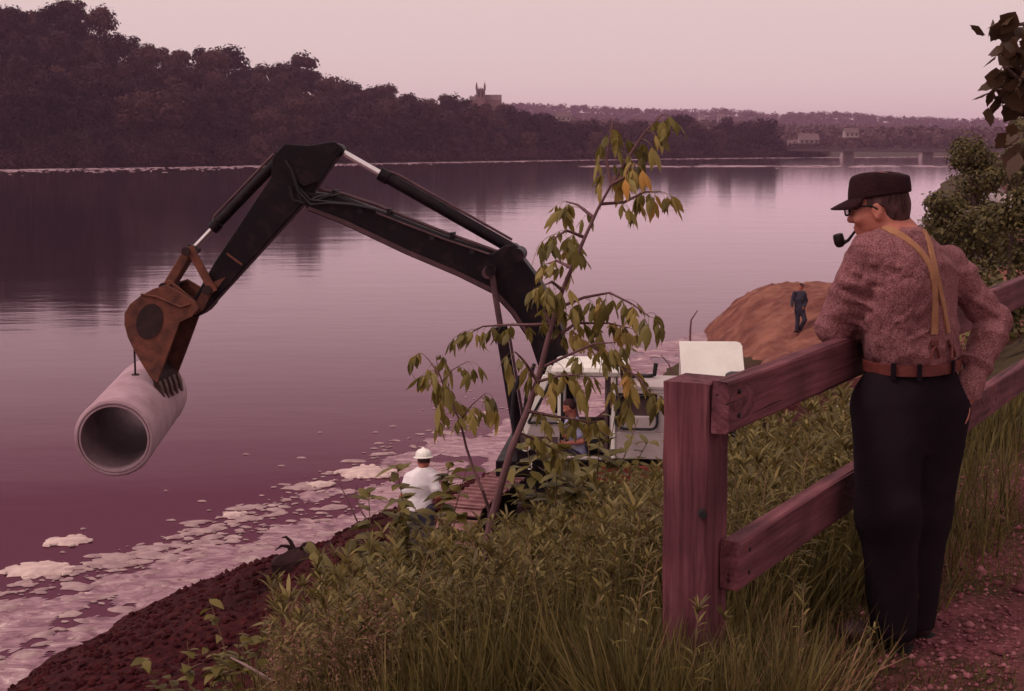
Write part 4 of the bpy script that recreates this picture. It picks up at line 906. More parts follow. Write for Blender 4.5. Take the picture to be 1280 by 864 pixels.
# ------------------------------------------------------------------ concrete pipe on its sling
pa_, pb_ = P(142.5, 548.7, 20.6), P(190, 491, 23.4); pr = 50 * 20.6 / F_PX
def pipe():
    t = thing('concrete_pipe', 'big concrete drain pipe hanging from the excavator bucket over the water', 'pipe', (pa_ + pb_) / 2)
    ax = nrm(pb_ - pa_); u = nrm(np.cross(ax, [0, 0, 1])); v = np.cross(u, ax); L = np.linalg.norm(pb_ - pa_); n = 56
    ring = lambda a, r: [pa_ + ax * a + (u * math.cos(q) + v * math.sin(q)) * r for q in np.linspace(0, 2 * math.pi, n + 1)[:-1]]
    prof_o = [(.0, pr * .93), (.02, pr * .985), (.05, pr), (.22, pr), (.23, pr * .992), (L - .25, pr * .992), (L - .2, pr), (L, pr * .985)]
    mb = MB(); mb.rings([ring(a, r) for a, r in prof_o], False, False); mb.build('barrel', M['concrete'], t, True)
    ri = pr * .815
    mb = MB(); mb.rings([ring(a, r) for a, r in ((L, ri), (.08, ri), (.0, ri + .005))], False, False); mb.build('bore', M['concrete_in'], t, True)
    mb = MB(); mb.rings([ring(0, ri + .005), ring(.0, pr * .87), ring(.03, pr * .875), ring(.03, pr * .89), ring(.0, pr * .895), ring(0, pr * .93)], False, False); mb.build('mouth_rim', M['concrete'], t)
    mb = MB(); mb.rings([ring(L, pr * .985), ring(L, ri)], False, False); mb.build('back_rim', M['concrete'], t)
    c = pa_ + ax * L * .58 + v * (pr + .0); mb = MB(); mb.tube([c - v * (pr - ri + .02), c + v * .006], .06, 12); mb.build('lifting_hole', M['rubber'], t)
    c = pa_ + ax * L * .58 + v * (ri - .10); mb = MB(); mb.box(c, (.28, .12, .07), (u, ax, v)); mb.build('lifting_key', M['rust_dark'], t)
    return pa_ + ax * L * .58 + v * pr
top = pipe()
s0 = at_b(170, 436, BB); s0 = np.array([top[0], top[1], max(s0[2], top[2] + .55)])
mb = MB(); mb.tube([top - np.array([0, 0, .2]), s0], .016, 6); sl = mb.build('lifting_cable', M['cable'], None, True, base=top)
tag(sl, 'thin steel cable from the bucket down to the concrete pipe', 'cable')
hk = MB(); hk.tube([s0 + np.array([.05 * math.cos(q), 0, .05 * math.sin(q)]) for q in np.linspace(0, 6.283, 12)], .014, 6)
ob = hk.build('hook', M['cable'], None, True); ob.parent = sl; ob.location = tuple(-top)

# ------------------------------------------------------------------ signed-distance modelling for figures
def s_cap(p, a, b, ra, rb):
    a = np.asarray(a, float); ba = np.asarray(b, float) - a; pa = p - a
    t = np.clip(pa @ ba / (ba @ ba + 1e-12), 0, 1); return np.linalg.norm(pa - t[:, None] * ba, axis=1) - (ra + (rb - ra) * t)
def s_ell(p, c, r, ax=np.eye(3)):
    q = (p - np.asarray(c, float)) @ np.asarray(ax, float).T; r = np.asarray(r, float)
    k0 = np.linalg.norm(q / r, axis=1); k1 = np.linalg.norm(q / (r * r), axis=1) + 1e-9; return k0 * (k0 - 1) / k1
def s_loft(p, zs, cx, cy, w, d, Rt, Fw, pw=2.3):
    z = p[:, 2]; x = p[:, 0] - np.interp(z, zs, cx); y = p[:, 1] - np.interp(z, zs, cy); W = np.interp(z, zs, w); D = np.interp(z, zs, d)
    a = np.abs(x * Rt[0] + y * Rt[1]) / W; b = np.abs(x * Fw[0] + y * Fw[1]) / D
    q = (a ** pw + b ** pw + 1e-12) ** (1 / pw); s = (q - 1) * np.minimum(W, D)
    return np.maximum(s, np.maximum(zs[0] - z, z - zs[-1]))
def smin(a, b, k): h = np.clip(.5 + .5 * (b - a) / k, 0, 1); return b * (1 - h) + a * h - k * h * (1 - h)
def surface(f, lo, hi, cell):
    lo = np.asarray(lo, float); hi = np.asarray(hi, float); n = np.ceil((hi - lo) / cell).astype(int) + 1
    B = 5; nb_ = -(-n // B); n = nb_ * B                       # blocks far from the surface keep their coarse value
    cs = [lo[i] + cell * (B * np.arange(nb_[i]) + (B - 1) / 2) for i in range(3)]
    vc = f(np.stack(np.meshgrid(*cs, indexing='ij'), -1).reshape(-1, 3)).reshape(nb_)
    near = np.abs(vc) < cell * B * 1.15 + .022; rep = lambda a: a.repeat(B, 0).repeat(B, 1).repeat(B, 2)
    v = rep(vc); mk = rep(near); ii = np.argwhere(mk); v[mk] = f(lo + cell * ii)
    ins = v < 0; cnt = np.zeros(n - 1); acc = np.zeros((*(n - 1), 3)); sl = lambda o: tuple(slice(o[i], n[i] - 1 + o[i]) for i in range(3))
    for axis in range(3):
        oth = [i for i in range(3) if i != axis]
        for da in (0, 1):
            for db in (0, 1):
                o0 = [0, 0, 0]; o0[oth[0]] = da; o0[oth[1]] = db; o1 = list(o0); o1[axis] = 1
                va, vb = v[sl(o0)], v[sl(o1)]; m = (va < 0) != (vb < 0); t = np.where(m, va / np.where(m, va - vb, 1), 0)
                cnt += m
                for i in range(3): acc[..., i] += m * (o0[i] + (t if i == axis else 0))
    act = cnt > 0; idx = -np.ones(act.shape, int); idx[act] = np.arange(act.sum()); cells = np.argwhere(act)
    V = lo + cell * (cells + acc[act] / cnt[act][:, None]); Fs = []
    for axis in range(3):
        a1, a2 = (axis + 1) % 3, (axis + 2) % 3
        s0 = [slice(None)] * 3; s1 = [slice(None)] * 3; s0[axis] = slice(0, n[axis] - 1); s1[axis] = slice(1, n[axis])
        e = ins[tuple(s0)] != ins[tuple(s1)]; E_ = np.argwhere(e); E_ = E_[(E_[:, a1] > 0) & (E_[:, a2] > 0) & (E_[:, a1] < n[a1] - 1) & (E_[:, a2] < n[a2] - 1)]
        if not len(E_): continue
        def I(d1, d2):
            q = E_.copy(); q[:, a1] -= d1; q[:, a2] -= d2; return idx[q[:, 0], q[:, 1], q[:, 2]]
        q = np.stack([I(1, 1), I(0, 1), I(0, 0), I(1, 0)], 1); fl = ~ins[E_[:, 0], E_[:, 1], E_[:, 2]]; q[fl] = q[fl][:, ::-1]; Fs.append(q)
    F = np.concatenate(Fs); F = F[(F >= 0).all(1)]
    return V, F
def flesh(name, f, lo, hi, cell, m, parent): 
    V, F = surface(f, lo, hi, cell); return link(name, new_mesh(name, V, F, True), M[m] if isinstance(m, str) else m, parent)
def march(f, x, y, t0=3.0, n=70):
    d = ray(x, y); L = np.linalg.norm(d); d = d / L; o = np.array([0, 0, CAM_Z]); t = t0
    for _ in range(n):
        s = float(f((o + d * t)[None])[0]); t += s * .7
        if abs(s) < 3e-4: break
    p = o + d * t; h = 2e-3
    g = np.array([float(f((p + h * e)[None])[0] - f((p - h * e)[None])[0]) for e in np.eye(3)]); return p, nrm(g)
def hand(p, c, d, palm_n, s=1.0, curl=.5, flip=1):
    """SDF of a hand: palm from the wrist c along d, four fingers and a thumb that leaves the side"""
    d = nrm(d); nn = nrm(palm_n - d * np.dot(palm_n, d)); sd_ = np.cross(d, nn) * flip
    f = s_ell(p, c + d * .045 * s, np.array([.048, .040, .017]) * s, np.stack([d, sd_, nn]))
    for k, (o, l) in enumerate(((-.030, .062), (-.010, .072), (.011, .068), (.030, .052))):
        a = c + d * .082 * s + sd_ * o * s; m1 = a + (d * math.cos(curl * .6) + nn * math.sin(curl * .6)) * l * .5 * s; e = m1 + (d * math.cos(curl * 1.7) + nn * math.sin(curl * 1.7)) * l * .55 * s
        f = smin(f, np.minimum(s_cap(p, a - d * .02 * s, m1, .0095 * s, .0088 * s), s_cap(p, m1, e, .0088 * s, .0075 * s)), .008 * s)
    a = c + d * .025 * s - sd_ * .032 * s; m1 = a + (d * .6 - sd_ * .6 + nn * .4) * .042 * s; e = m1 + (d * .85 + nn * .45) * .034 * s
    return smin(f, np.minimum(s_cap(p, a, m1, .013 * s, .011 * s), s_cap(p, m1, e, .011 * s, .0085 * s)), .012 * s)
def head_sdf(c, f, r, u, neck):
    ax = np.stack([f, r, u])
    def fn(p):
        s = s_ell(p, c + u * .018, (.096, .076, .100), ax)
        s = smin(s, s_ell(p, c + f * .030 - u * .062, (.060, .054, .058), ax), .045)
        s = smin(s, s_cap(p, c + f * .066 - u * .100, c + f * .072 - u * .092, .020, .020), .03)       # chin
        s = smin(s, s_cap(p, c + f * .092 + u * .004, c + f * .112 - u * .034, .009, .013), .014)      # nose
        for k in (-1, 1):
            s = smin(s, s_cap(p, c + f * .110 - u * .036 + r * .010 * k, c + f * .098 - u * .034 + r * .013 * k, .008, .008), .01)
            s = np.maximum(s, -s_ell(p, c + f * .098 + r * .033 * k + u * .000, (.020, .018, .012), ax) * .6)   # eye sockets
            s = np.minimum(s, s_ell(p, c + f * .074 + r * .031 * k, (.0125, .0125, .0125), ax))
            s = smin(s, s_cap(p, c + f * .088 + r * .018 * k + u * .020, c + f * .080 + r * .045 * k + u * .020, .008, .007), .012)  # brow
            s = smin(s, s_cap(p, c + f * .07 + r * .045 * k - u * .035, c + f * .06 + r * .05 * k - u * .03, .018, .018), .025)     # cheek
            ear = np.maximum(s_ell(p, c + r * .078 * k - f * .006 - u * .018, (.019, .011, .033), ax), -s_ell(p, c + r * .088 * k - f * .002 - u * .016, (.010, .007, .020), ax))
            s = smin(s, ear, .006)
        s = smin(s, s_cap(p, c + f * .092 + r * .020 - u * .064, c + f * .092 - r * .020 - u * .064, .0085, .0085), .008)           # lips
        s = smin(s, s_cap(p, c + f * .089 + r * .018 - u * .077, c + f * .089 - r * .018 - u * .077, .009, .009), .008)
        return smin(s, s_cap(p, c - u * .055 - f * .022, neck, .058, .062), .03)
    return fn

# ------------------------------------------------------------------ the man leaning on the fence
def shirt_material():
    m = bpy.data.materials.new('shirt_print'); m.use_nodes = True; nt = m.node_tree; b = nt.nodes['Principled BSDF']; L = nt.links.new
    b.inputs['Roughness'].default_value = .9; b.inputs['Specular IOR Level'].default_value = .15
    tc = nt.nodes.new('ShaderNodeTexCoord'); v = nt.nodes.new('ShaderNodeTexVoronoi'); v.inputs['Scale'].default_value = 190; v.distance = 'CHEBYCHEV'; n = nt.nodes.new('ShaderNodeTexNoise'); n.inputs['Scale'].default_value = 200; n.inputs['Detail'].default_value = 3
    L(tc.outputs['Object'], v.inputs['Vector']); L(tc.outputs['Object'], n.inputs['Vector'])
    md = nt.nodes.new('ShaderNodeTexNoise'); md.inputs['Scale'].default_value = 34; md.inputs['Detail'].default_value = 2; L(tc.outputs['Object'], md.inputs['Vector'])
    a0 = nt.nodes.new('ShaderNodeMath'); a0.operation = 'MULTIPLY_ADD'; a0.inputs[1].default_value = .22; L(md.outputs[0], a0.inputs[0]); L(n.outputs[0], a0.inputs[2])
    a = nt.nodes.new('ShaderNodeMath'); a.operation = 'MULTIPLY_ADD'; a.inputs[1].default_value = .4; L(v.outputs['Distance'], a.inputs[0]); L(a0.outputs[0], a.inputs[2])
    r = ramp(nt, [(.60, (.125, .042, .049)), (.75, (.205, .082, .089)), (.90, (.285, .135, .139))]); L(a.outputs[0], r.inputs[0])
    big = nt.nodes.new('ShaderNodeTexNoise'); big.inputs['Scale'].default_value = 7; L(tc.outputs['Object'], big.inputs['Vector']); r2 = ramp(nt, [(.3, (.82, .78, .80)), (.7, (1.08, 1.04, 1.02))]); L(big.outputs[0], r2.inputs[0])
    mx = nt.nodes.new('ShaderNodeMix'); mx.data_type = 'RGBA'; mx.blend_type = 'MULTIPLY'; mx.inputs[0].default_value = 1; L(r.outputs[0], mx.inputs[6]); L(r2.outputs[0], mx.inputs[7]); L(mx.outputs[2], b.inputs['Base Color'])
    f = nt.nodes.new('ShaderNodeTexNoise'); f.inputs['Scale'].default_value = 16; f.inputs['Detail'].default_value = 3; f.inputs['Distortion'].default_value = 1.2
    mp = nt.nodes.new('ShaderNodeMapping'); mp.inputs['Scale'].default_value = (1, 1, .45); mp.inputs['Rotation'].default_value = (.3, .5, .2); L(tc.outputs['Object'], mp.inputs[0]); L(mp.outputs[0], f.inputs['Vector'])
    bp = nt.nodes.new('ShaderNodeBump'); bp.inputs['Strength'].default_value = .5; bp.inputs['Distance'].default_value = .03; L(f.outputs[0], bp.inputs['Height']); L(bp.outputs[0], b.inputs['Normal'])
    return m
M['shirt_print'] = shirt_material()
def old_man():
    base = P(1120, 805, 4.95); base[2] = 0
    t = thing('person', 'man in a dark cap, patterned shirt, tan suspenders and black trousers leaning on the fence', 'person', base)
    Fw, Rt = nrm([-.72, .69, 0]), nrm([.69, .72, 0]); Z = np.array([0, 0, 1.0])
    J = lambda x, y, d: P(x, y, d)
    neck = J(1124, 291, 4.96)
    LS, LE, LW = J(1088, 318, 4.88), J(1043, 409, 5.03), J(1098, 415, 5.26)
    RS, RE, RW = J(1183, 331, 5.08), J(1243, 402, 5.12), J(1208, 496, 5.02)
    zs = np.array([.90, .955, 1.0, 1.07, 1.17, 1.27, 1.335, 1.375, 1.41, 1.45])
    cpx = [1142, 1142, 1142, 1140, 1138, 1137, 1135, 1131, 1127, 1122]; dep = [5.0, 5.0, 5.0, 4.99, 4.98, 4.975, 4.97, 4.965, 4.96, 4.955]
    cc = []
    for z, x, d in zip(zs, cpx, dep):
        r = (x - 640) / F_PX * d; cc.append((r, (d - 0) * .99 + (z - CAM_Z) * .0 + (z - (CAM_Z - d * SP)) * SP * .0))
    cx = np.array([c[0] for c in cc]); cy = np.array([P(x, 400, d)[1] for x, d in zip(cpx, dep)])
    w = np.array([.172, .176, .188, .192, .196, .199, .194, .180, .132, .082]); dd = np.array([.125, .130, .142, .138, .130, .126, .118, .100, .085, .070])
    def folds(p):
        q = p * np.array([1, 1, 1.0]); n = 1 - np.abs(fbm(q[:, 0] * 7 + q[:, 2] * 5, q[:, 1] * 7 - q[:, 2] * 3, q[:, 2] * 4.5, o=2)); m = fbm(q[:, 0] * 13, q[:, 1] * 13, q[:, 2] * 7, o=2)
        d = 1 - np.abs(vnoise((q[:, 0] + q[:, 1]) * 6 + q[:, 2] * 9, (q[:, 0] - q[:, 1]) * 3, q[:, 2] * 5 + 4)); v = 1 - np.abs(vnoise((q[:, 0] * .69 + q[:, 1] * .72) * 17 + 2.2 * q[:, 2], q[:, 2] * 2.5 + 9, q[:, 0] * 0))
        lowz = np.clip((1.14 - q[:, 2]) / .14, 0, 1)
        return (.004 * n + .002 * m + .009 * d ** 4 + .009 * v ** 4 * lowz * np.clip((q[:, 2] - .985) / .04, 0, 1)) * np.clip((q[:, 2] - .955) / .03, .25, 1)
    def torso(p, g=0.0): return s_loft(p, zs[1:] if g == 0 else zs, cx[1:] if g == 0 else cx, cy[1:] if g == 0 else cy, (w + g)[1:] if g == 0 else w + g, (dd + g)[1:] if g == 0 else dd + g, Rt, Fw)
    def sleeve_folds(p, a, b): 
        d = nrm(b - a); s = (p - a) @ d; return .0035 * np.sin(s * 60 + 3 * vnoise(p[:, 0] * 14, p[:, 1] * 14, p[:, 2] * 14))
    def shirt0(p):
        s = torso(p)
        s = smin(s, np.minimum(s_cap(p, LS, LE, .074, .062) + sleeve_folds(p, LS, LE) * .8, s_cap(p, LE, LW, .060, .048) + sleeve_folds(p, LE, LW)), .05)
        s = smin(s, smin(s_cap(p, RS, RE, .070, .058) + sleeve_folds(p, RS, RE), s_cap(p, RE, RW, .060, .048) + sleeve_folds(p, RE, RW) * 1.2, .02), .045)
        return s
    creases = []
    for x0, y0, x1, y1, am, sg in ((1176, 436, 1124, 402, .011, .013), (1164, 446, 1098, 428, .010, .012), (1112, 330, 1150, 344, .007, .012), (1084, 352, 1080, 432, .012, .012), (1100, 366, 1094, 446, .009, .012), (1178, 350, 1150, 392, .007, .014), (1196, 352, 1190, 430, .009, .012), (1140, 446, 1128, 408, .009, .010), (1112, 448, 1108, 416, .008, .010),
                                  (1212, 372, 1246, 392, .008, .011), (1208, 428, 1240, 424, .009, .010), (1202, 452, 1234, 444, .008, .010), (1198, 474, 1224, 470, .007, .009), (1056, 372, 1090, 384, .009, .012), (1044, 394, 1082, 410, .009, .011), (1068, 340, 1100, 352, .007, .013), (1150, 300, 1186, 318, .006, .014), (1163, 350, 1131, 400, .012, .0075), (1160, 414, 1136, 426, .011, .007), (1128, 342, 1156, 335, .009, .007), (1114, 350, 1138, 342, .007, .007), (1100, 300, 1092, 330, .006, .010)):
        creases.append((march(shirt0, x0, y0, 4.2)[0], march(shirt0, x1, y1, 4.2)[0], am, sg))
    def shirt(p):
        s = shirt0(p) - folds(p) + .004
        for a_, b_, am, sg in creases:
            r_ = s_cap(p, a_, b_, 0, 0); s = s - .85 * am * np.exp(-(r_ / sg) ** 2) + .2 * am * np.exp(-((r_ - 1.9 * sg) / sg) ** 2)
        return s
    HC = J(1101, 257, 4.965); hf = nrm([-.86, .47, -.16]); hr = nrm(np.cross(hf, Z)); hu = np.cross(hr, hf)
    hs = head_sdf(HC, hf, hr, hu, neck)
    lfeet = [(J(1122, 790, 4.93), J(1066, 792, 5.00)), (J(1148, 788, 5.06), J(1102, 786, 5.16))]
    LH, LK, LA = J(1109, 512, 4.95), J(1110, 645, 4.90), J(1117, 775, 4.93); RH, RK, RA = J(1166, 512, 5.05), J(1150, 645, 5.05), J(1142, 772, 5.06)
    hl, hr_ = LW, RW
    def body(p):
        s = smin(hs(p), torso(p, -.022), .03)
        for a, b_, c in ((LS, LE, LW), (RS, RE, RW)): s = smin(s, np.minimum(s_cap(p, a, b_, .055, .042), s_cap(p, b_, c, .042, .030)), .03)
        s = smin(s, hand(p, LW + nrm(LW - LE) * .01, LW - LE, np.array([0, 0, -1.0]), 1, .35, 1), .02)
        s = smin(s, hand(p, RW + nrm(RW - RE) * .02, nrm(RW - RE) + np.array([.05, 0, -.35]), np.array([-.8, -.3, 0]), 1, .7, -1), .02)
        for a, b_, c in ((LH, LK, LA), (RH, RK, RA)): s = smin(s, np.minimum(s_cap(p, a, b_, .085, .055), s_cap(p, b_, c, .052, .038)), .05)
        return s
    b0 = np.minimum.reduce([LE, LW, RE, RW, neck, LA, RA]) - .16; b1 = np.maximum.reduce([LE, LW, RE, RW, HC, RA]) + .2
    V, F = surface(body, (b0[0], b0[1], .02), (b1[0], b1[1], 1.75), .0085); bd = link('body', new_mesh('body', V, F, True), M['skin'], t)
    flesh('shirt', shirt, (b0[0], b0[1] - .05, .85), (b1[0], b1[1], 1.5), .006, 'shirt_print', t)
    zt = np.array([.70, .80, .90, .955, .975])
    def trousers(p):
        s = s_loft(p, zt, np.full(5, cx[0]), np.full(5, cy[0]), np.array([.15, .185, .186, .178, .176]), np.array([.12, .14, .138, .130, .128]), Rt, Fw)
        for a, b_, c, k in ((LH, LK, LA, 0), (RH, RK, RA, 1)): s = smin(s, smin(s_cap(p, a, b_, .125, .100), s_cap(p, b_, c + np.array([0, 0, -.02]), .100, .076), .04), .05)
        s = s - .010 * (1 - np.abs(fbm(p[:, 0] * 6, p[:, 1] * 6, p[:, 2] * 3.2, o=2))) + .004
        return np.maximum(s, .045 - p[:, 2])
    flesh('trousers', trousers, (b0[0], b0[1] - .05, .03), (b1[0], b1[1], 1.02), .0085, 'trouser', t)
    for a, b_ in lfeet:
        a = a.copy(); b_ = b_.copy(); a[2] = .05; b_[2] = .042; d = nrm(b_ - a)
        f = lambda p: np.maximum(smin(smin(s_cap(p, a, b_, .040, .033), s_ell(p, b_ - d * .02, (.075, .05, .030), np.stack([d, np.cross(Z, d), Z])), .03), s_cap(p, a, a + Z * .08, .045, .048), .03), .004 - p[:, 2])
        lo = np.minimum(a, b_) - .1; lo[2] = -.01; hi = np.maximum(a, b_) + .12; hi[2] = .19; sh = flesh('shoe', f, lo, hi, .007, 'shoe', t)
        m = MB(); m.prism([a + d * x + np.cross(Z, d) * y + Z * (.006 - a[2]) for x, y in ((-.05, -.035), (.09, -.04), (.20, -.046), (.265, -.03), (.275, 0), (.265, .03), (.20, .046), (.09, .04), (-.05, .035))], Z, .018); m.build('sole', M['rubber'], sh)
    # belt
    n = 60; rings = []
    for q in np.linspace(0, 2 * math.pi, n + 1)[:-1]:
        c_, s_ = math.cos(q), math.sin(q); k = (abs(c_) ** 2.3 + abs(s_) ** 2.3) ** (-1 / 2.3); v = Rt * (.176 + .015) * c_ * k + Fw * (.130 + .015) * s_ * k; ce = np.array([cx[1], cy[1], 0]) + v
        o = nrm(v) * .006; rings.append([ce + np.array([0, 0, .952]), ce + o + np.array([0, 0, .954]), ce + o + np.array([0, 0, .990]), ce + np.array([0, 0, .992])])
    m = MB(); rings.append(rings[0]); V = [p for r in rings for p in r]; m.add(V, [(i * 4 + k, (i + 1) * 4 + k, (i + 1) * 4 + (k + 1) % 4, i * 4 + (k + 1) % 4) for i in range(n) for k in range(4)]); m.build('belt', M['belt'], t, True)
    for x in (1117, 1150, 1192):
        p_, nn = march(lambda p: s_loft(p, zs, cx, cy, w + .02, dd + .02, Rt, Fw), x, 456, 4.3); m = MB(); s_ = nrm(np.cross(Z, nn)); m.box((p_[0], p_[1], .971), (.016, .006, .056), (s_, nn, Z)); m.build('belt_loop', M['trouser'], t)
    # suspenders laid on the shirt
    def strap(path, wd, nm, mt):
        pts = []; path = np.array(path, float); tt = np.linspace(0, len(path) - 1, 26)
        for q in tt: pts.append(march(shirt, np.interp(q, range(len(path)), path[:, 0]), np.interp(q, range(len(path)), path[:, 1]), 4.2))
        C = np.array([p for p, _ in pts]); N = np.array([q for _, q in pts]); ker = np.ones(5) / 5
        sm = lambda A: np.stack([np.convolve(np.pad(A[:, i], 2, 'edge'), ker, 'valid') for i in range(3)], 1)
        C = sm(sm(C)); N = sm(sm(N)); N /= np.linalg.norm(N, axis=1)[:, None]; T = np.gradient(C, axis=0); T /= np.linalg.norm(T, axis=1)[:, None]; S = np.cross(T, N)
        rg = [[C[i] + N[i] * .001 - S[i] * wd / 2, C[i] + N[i] * .007 - S[i] * wd * .46, C[i] + N[i] * .0085, C[i] + N[i] * .007 + S[i] * wd * .46, C[i] + N[i] * .001 + S[i] * wd / 2] for i in range(len(C))]
        m = MB(); m.rings(rg); return m.build(nm, M[mt], t, True)
    strap([(1103, 285), (1112, 287), (1132, 298), (1152, 315), (1164, 334), (1168, 360), (1168, 395), (1167, 427)], .028, 'suspender', 'suspender')
    strap([(1152, 287), (1158, 293), (1163, 312), (1168, 337), (1174, 362), (1180, 390), (1186, 424)], .027, 'suspender', 'suspender')
    for x in (1167, 1186):
        p_, nn = march(shirt, x, 428, 4.2); s_ = nrm(np.cross(Z, nn)); u_ = np.cross(nn, s_); m = MB(); m.box(p_ + nn * .007, (.030, .008, .022), (s_, nn, u_)); m.build('suspender_clip', M['belt'], t, bevel=.003)
        for k in (-1, 1):
            m = MB(); m.tube([p_ + nn * .008 - u_ * .01, p_ + nn * .008 - u_ * .03 + s_ * .012 * k, p_ + nn * .004 - u_ * .055 + s_ * .02 * k], .005, 6); m.build('suspender_tab', M['belt'], t, True)
    # collar
    m = MB(); rg = []
    for q in np.linspace(0, 2 * math.pi, 33)[:-1]:
        v = Rt * math.cos(q) * .073 + Fw * math.sin(q) * .073; c = neck + np.array([0, 0, -.008]); up = .028 - .030 * math.sin(q) * (math.sin(q) > 0)
        rg.append([c + v * 1.02 + Z * -.012, c + v * .98 + Z * up, c + v * 1.08 + Z * (up - .004), c + v * 1.32 - Z * .022])
    rg.append(rg[0]); m.add([p for r in rg for p in r], [(i * 4 + k, (i + 1) * 4 + k, (i + 1) * 4 + k + 1, i * 4 + k + 1) for i in range(32) for k in range(3)]); cl = m.build('collar', M['shirt_print'], t, True)
    so_ = cl.modifiers.new('thick', 'SOLIDIFY'); so_.thickness = .004
    # hair, cap, glasses
    ax = np.stack([hf, hr, hu])
    def hair(p):
        q = (p - HC) @ ax.T
        s = smin(s_ell(p, HC + hu * .018, (.101, .081, .102), ax), s_cap(p, HC - hu * .03 - hf * .045, HC - hu * .06 - hf * .04, .05, .05), .03) - .0025 * fbm(q[:, 0] * 60, q[:, 1] * 60, q[:, 2] * 22, o=2)
        front = np.where(np.abs(q[:, 1]) > .05, np.where(q[:, 2] < -.005, -.030, .028), .0) ; cut = np.maximum(q[:, 0] - front, -.070 - q[:, 2]); return np.maximum(np.maximum(s, cut), q[:, 2] - .065)
    flesh('hair', hair, HC - .16, HC + .16, .0045, 'hair', t)
    m = MB(); rg = []
    n = 40
    for hz, sf, sr, off in ((.030, .108, .087, .0), (.034, .111, .090, .0), (.060, .110, .089, -.002), (.080, .107, .087, -.004), (.100, .102, .083, -.007), (.110, .092, .075, -.010), (.113, .076, .062, -.012)):
        rg.append([HC + hu * (hz - .006 * math.cos(2 * q) * (hz > .1) + .012 * math.cos(q) * (hz > .09)) + hf * (sf * math.cos(q) + off) + hr * sr * math.sin(q) + hu * .0022 * math.sin(7 * q) * (.05 < hz < .11) for q in np.linspace(0, 2 * math.pi, n + 1)[:-1]])
    for sc, hz in ((.65, .111), (.35, .106), (.05, .105)): rg.append([HC + hu * (hz + .010 * sc * math.cos(q)) + hf * (.076 * sc * math.cos(q) - .012) + hr * .062 * sc * math.sin(q) for q in np.linspace(0, 2 * math.pi, n + 1)[:-1]])
    m.rings(rg); cp = m.build('cap', M['cap_cloth'], t, True); sb = cp.modifiers.new('soft', 'SUBSURF'); sb.levels = 1; sb.render_levels = 2
    m = MB(); top_ = []; n = 15
    for k in range(n):
        q = -1.25 + 2.5 * k / (n - 1); ci, si = math.cos(q), math.sin(q)
        top_.append([HC + hu * .036 + hf * .106 * ci + hr * .088 * si, HC + hu * (.022 - .012 * si * si) + hf * (.106 * ci + .044 * max(0, ci)) + hr * .088 * si, HC + hu * (.012 - .014 * si * si) + hf * (.106 * ci + .070 * max(0, ci) ** .8) + hr * .088 * si])
    m.add([p for r in top_ for p in r], [(i * 3 + k, (i + 1) * 3 + k, (i + 1) * 3 + k + 1, i * 3 + k + 1) for i in range(n - 1) for k in range(2)])
    vz = m.build('visor', M['cap_cloth'], cp, True); so_ = vz.modifiers.new('thick', 'SOLIDIFY'); so_.thickness = .005; so_.offset = 0
    g = thing('glasses', None, None, HC); g.parent = t; g.location = tuple(HC - base); ORIG[g.name] = HC
    for k in (-1, 1):
        c = HC + hf * .112 + hr * .034 * k + hu * .000; m = MB()
        m.tube([c + hr * .024 * math.copysign(abs(math.cos(q)) ** .6, math.cos(q)) + hu * .018 * math.copysign(abs(math.sin(q)) ** .6, math.sin(q)) for q in np.linspace(0, 6.2832, 25)], .0032, 6); m.build('rim', M['frame_black'], g, True)
        m = MB(); m.tube([c + hr * .024 * k + hu * .010, HC + hf * .070 + hr * .077 * k + hu * .010, HC + hf * .012 + hr * .081 * k + hu * .004, HC - hf * .012 + hr * .082 * k - hu * .012], .0036, 6); m.build('temple', M['frame_black'], g, True)
        m = MB(); m.tube([c - hf * .001, c + hf * .001], .0215, 20); m.build('lens', M['lens'], g)
    m = MB(); m.tube([HC + hf * .112 + hr * .011 + hu * .004, HC + hf * .116 + hu * .007, HC + hf * .112 - hr * .011 + hu * .004], .003, 6); m.build('bridge', M['frame_black'], g, True)
    # tobacco pipe held in the mouth
    mo = HC + hf * .094 - hu * .070; bo = J(1049, 301, 5.06)
    pt = thing('tobacco_pipe', 'black tobacco pipe in the mouth of the man in the cap', 'tobacco pipe', bo)
    m = MB(); up = nrm(np.array([-.25, 0, 1])); sd_ = nrm(np.cross(up, [0, 1, 0])); fr = np.cross(sd_, up)
    rg = [[bo + up * h + (sd_ * math.cos(q) + fr * math.sin(q)) * r for q in np.linspace(0, 6.2832, 19)[:-1]] for h, r in ((-.024, .006), (-.020, .014), (-.008, .0195), (.010, .0195), (.024, .0175), (.025, .013), (.008, .011))]
    m.rings(rg); m.build('bowl', M['pipe_bowl'], pt, True)
    m = MB(); a = bo - up * .014; mid = (a + mo) / 2 - Z * .012; m.tube([a, a * .6 + mid * .4, mid, mid * .4 + mo * .6, mo], [.009, .008, .006, .005, .005], 8); m.build('stem', M['pipe_bowl'], pt, True)
gl = bpy.data.materials.new('lens'); gl.use_nodes = True; gb = gl.node_tree.nodes['Principled BSDF']; gb.inputs['Transmission Weight'].default_value = .9; gb.inputs['Roughness'].default_value = .02; gb.inputs['Base Color'].default_value = (.9, .85, .86, 1); M['lens'] = gl
old_man()

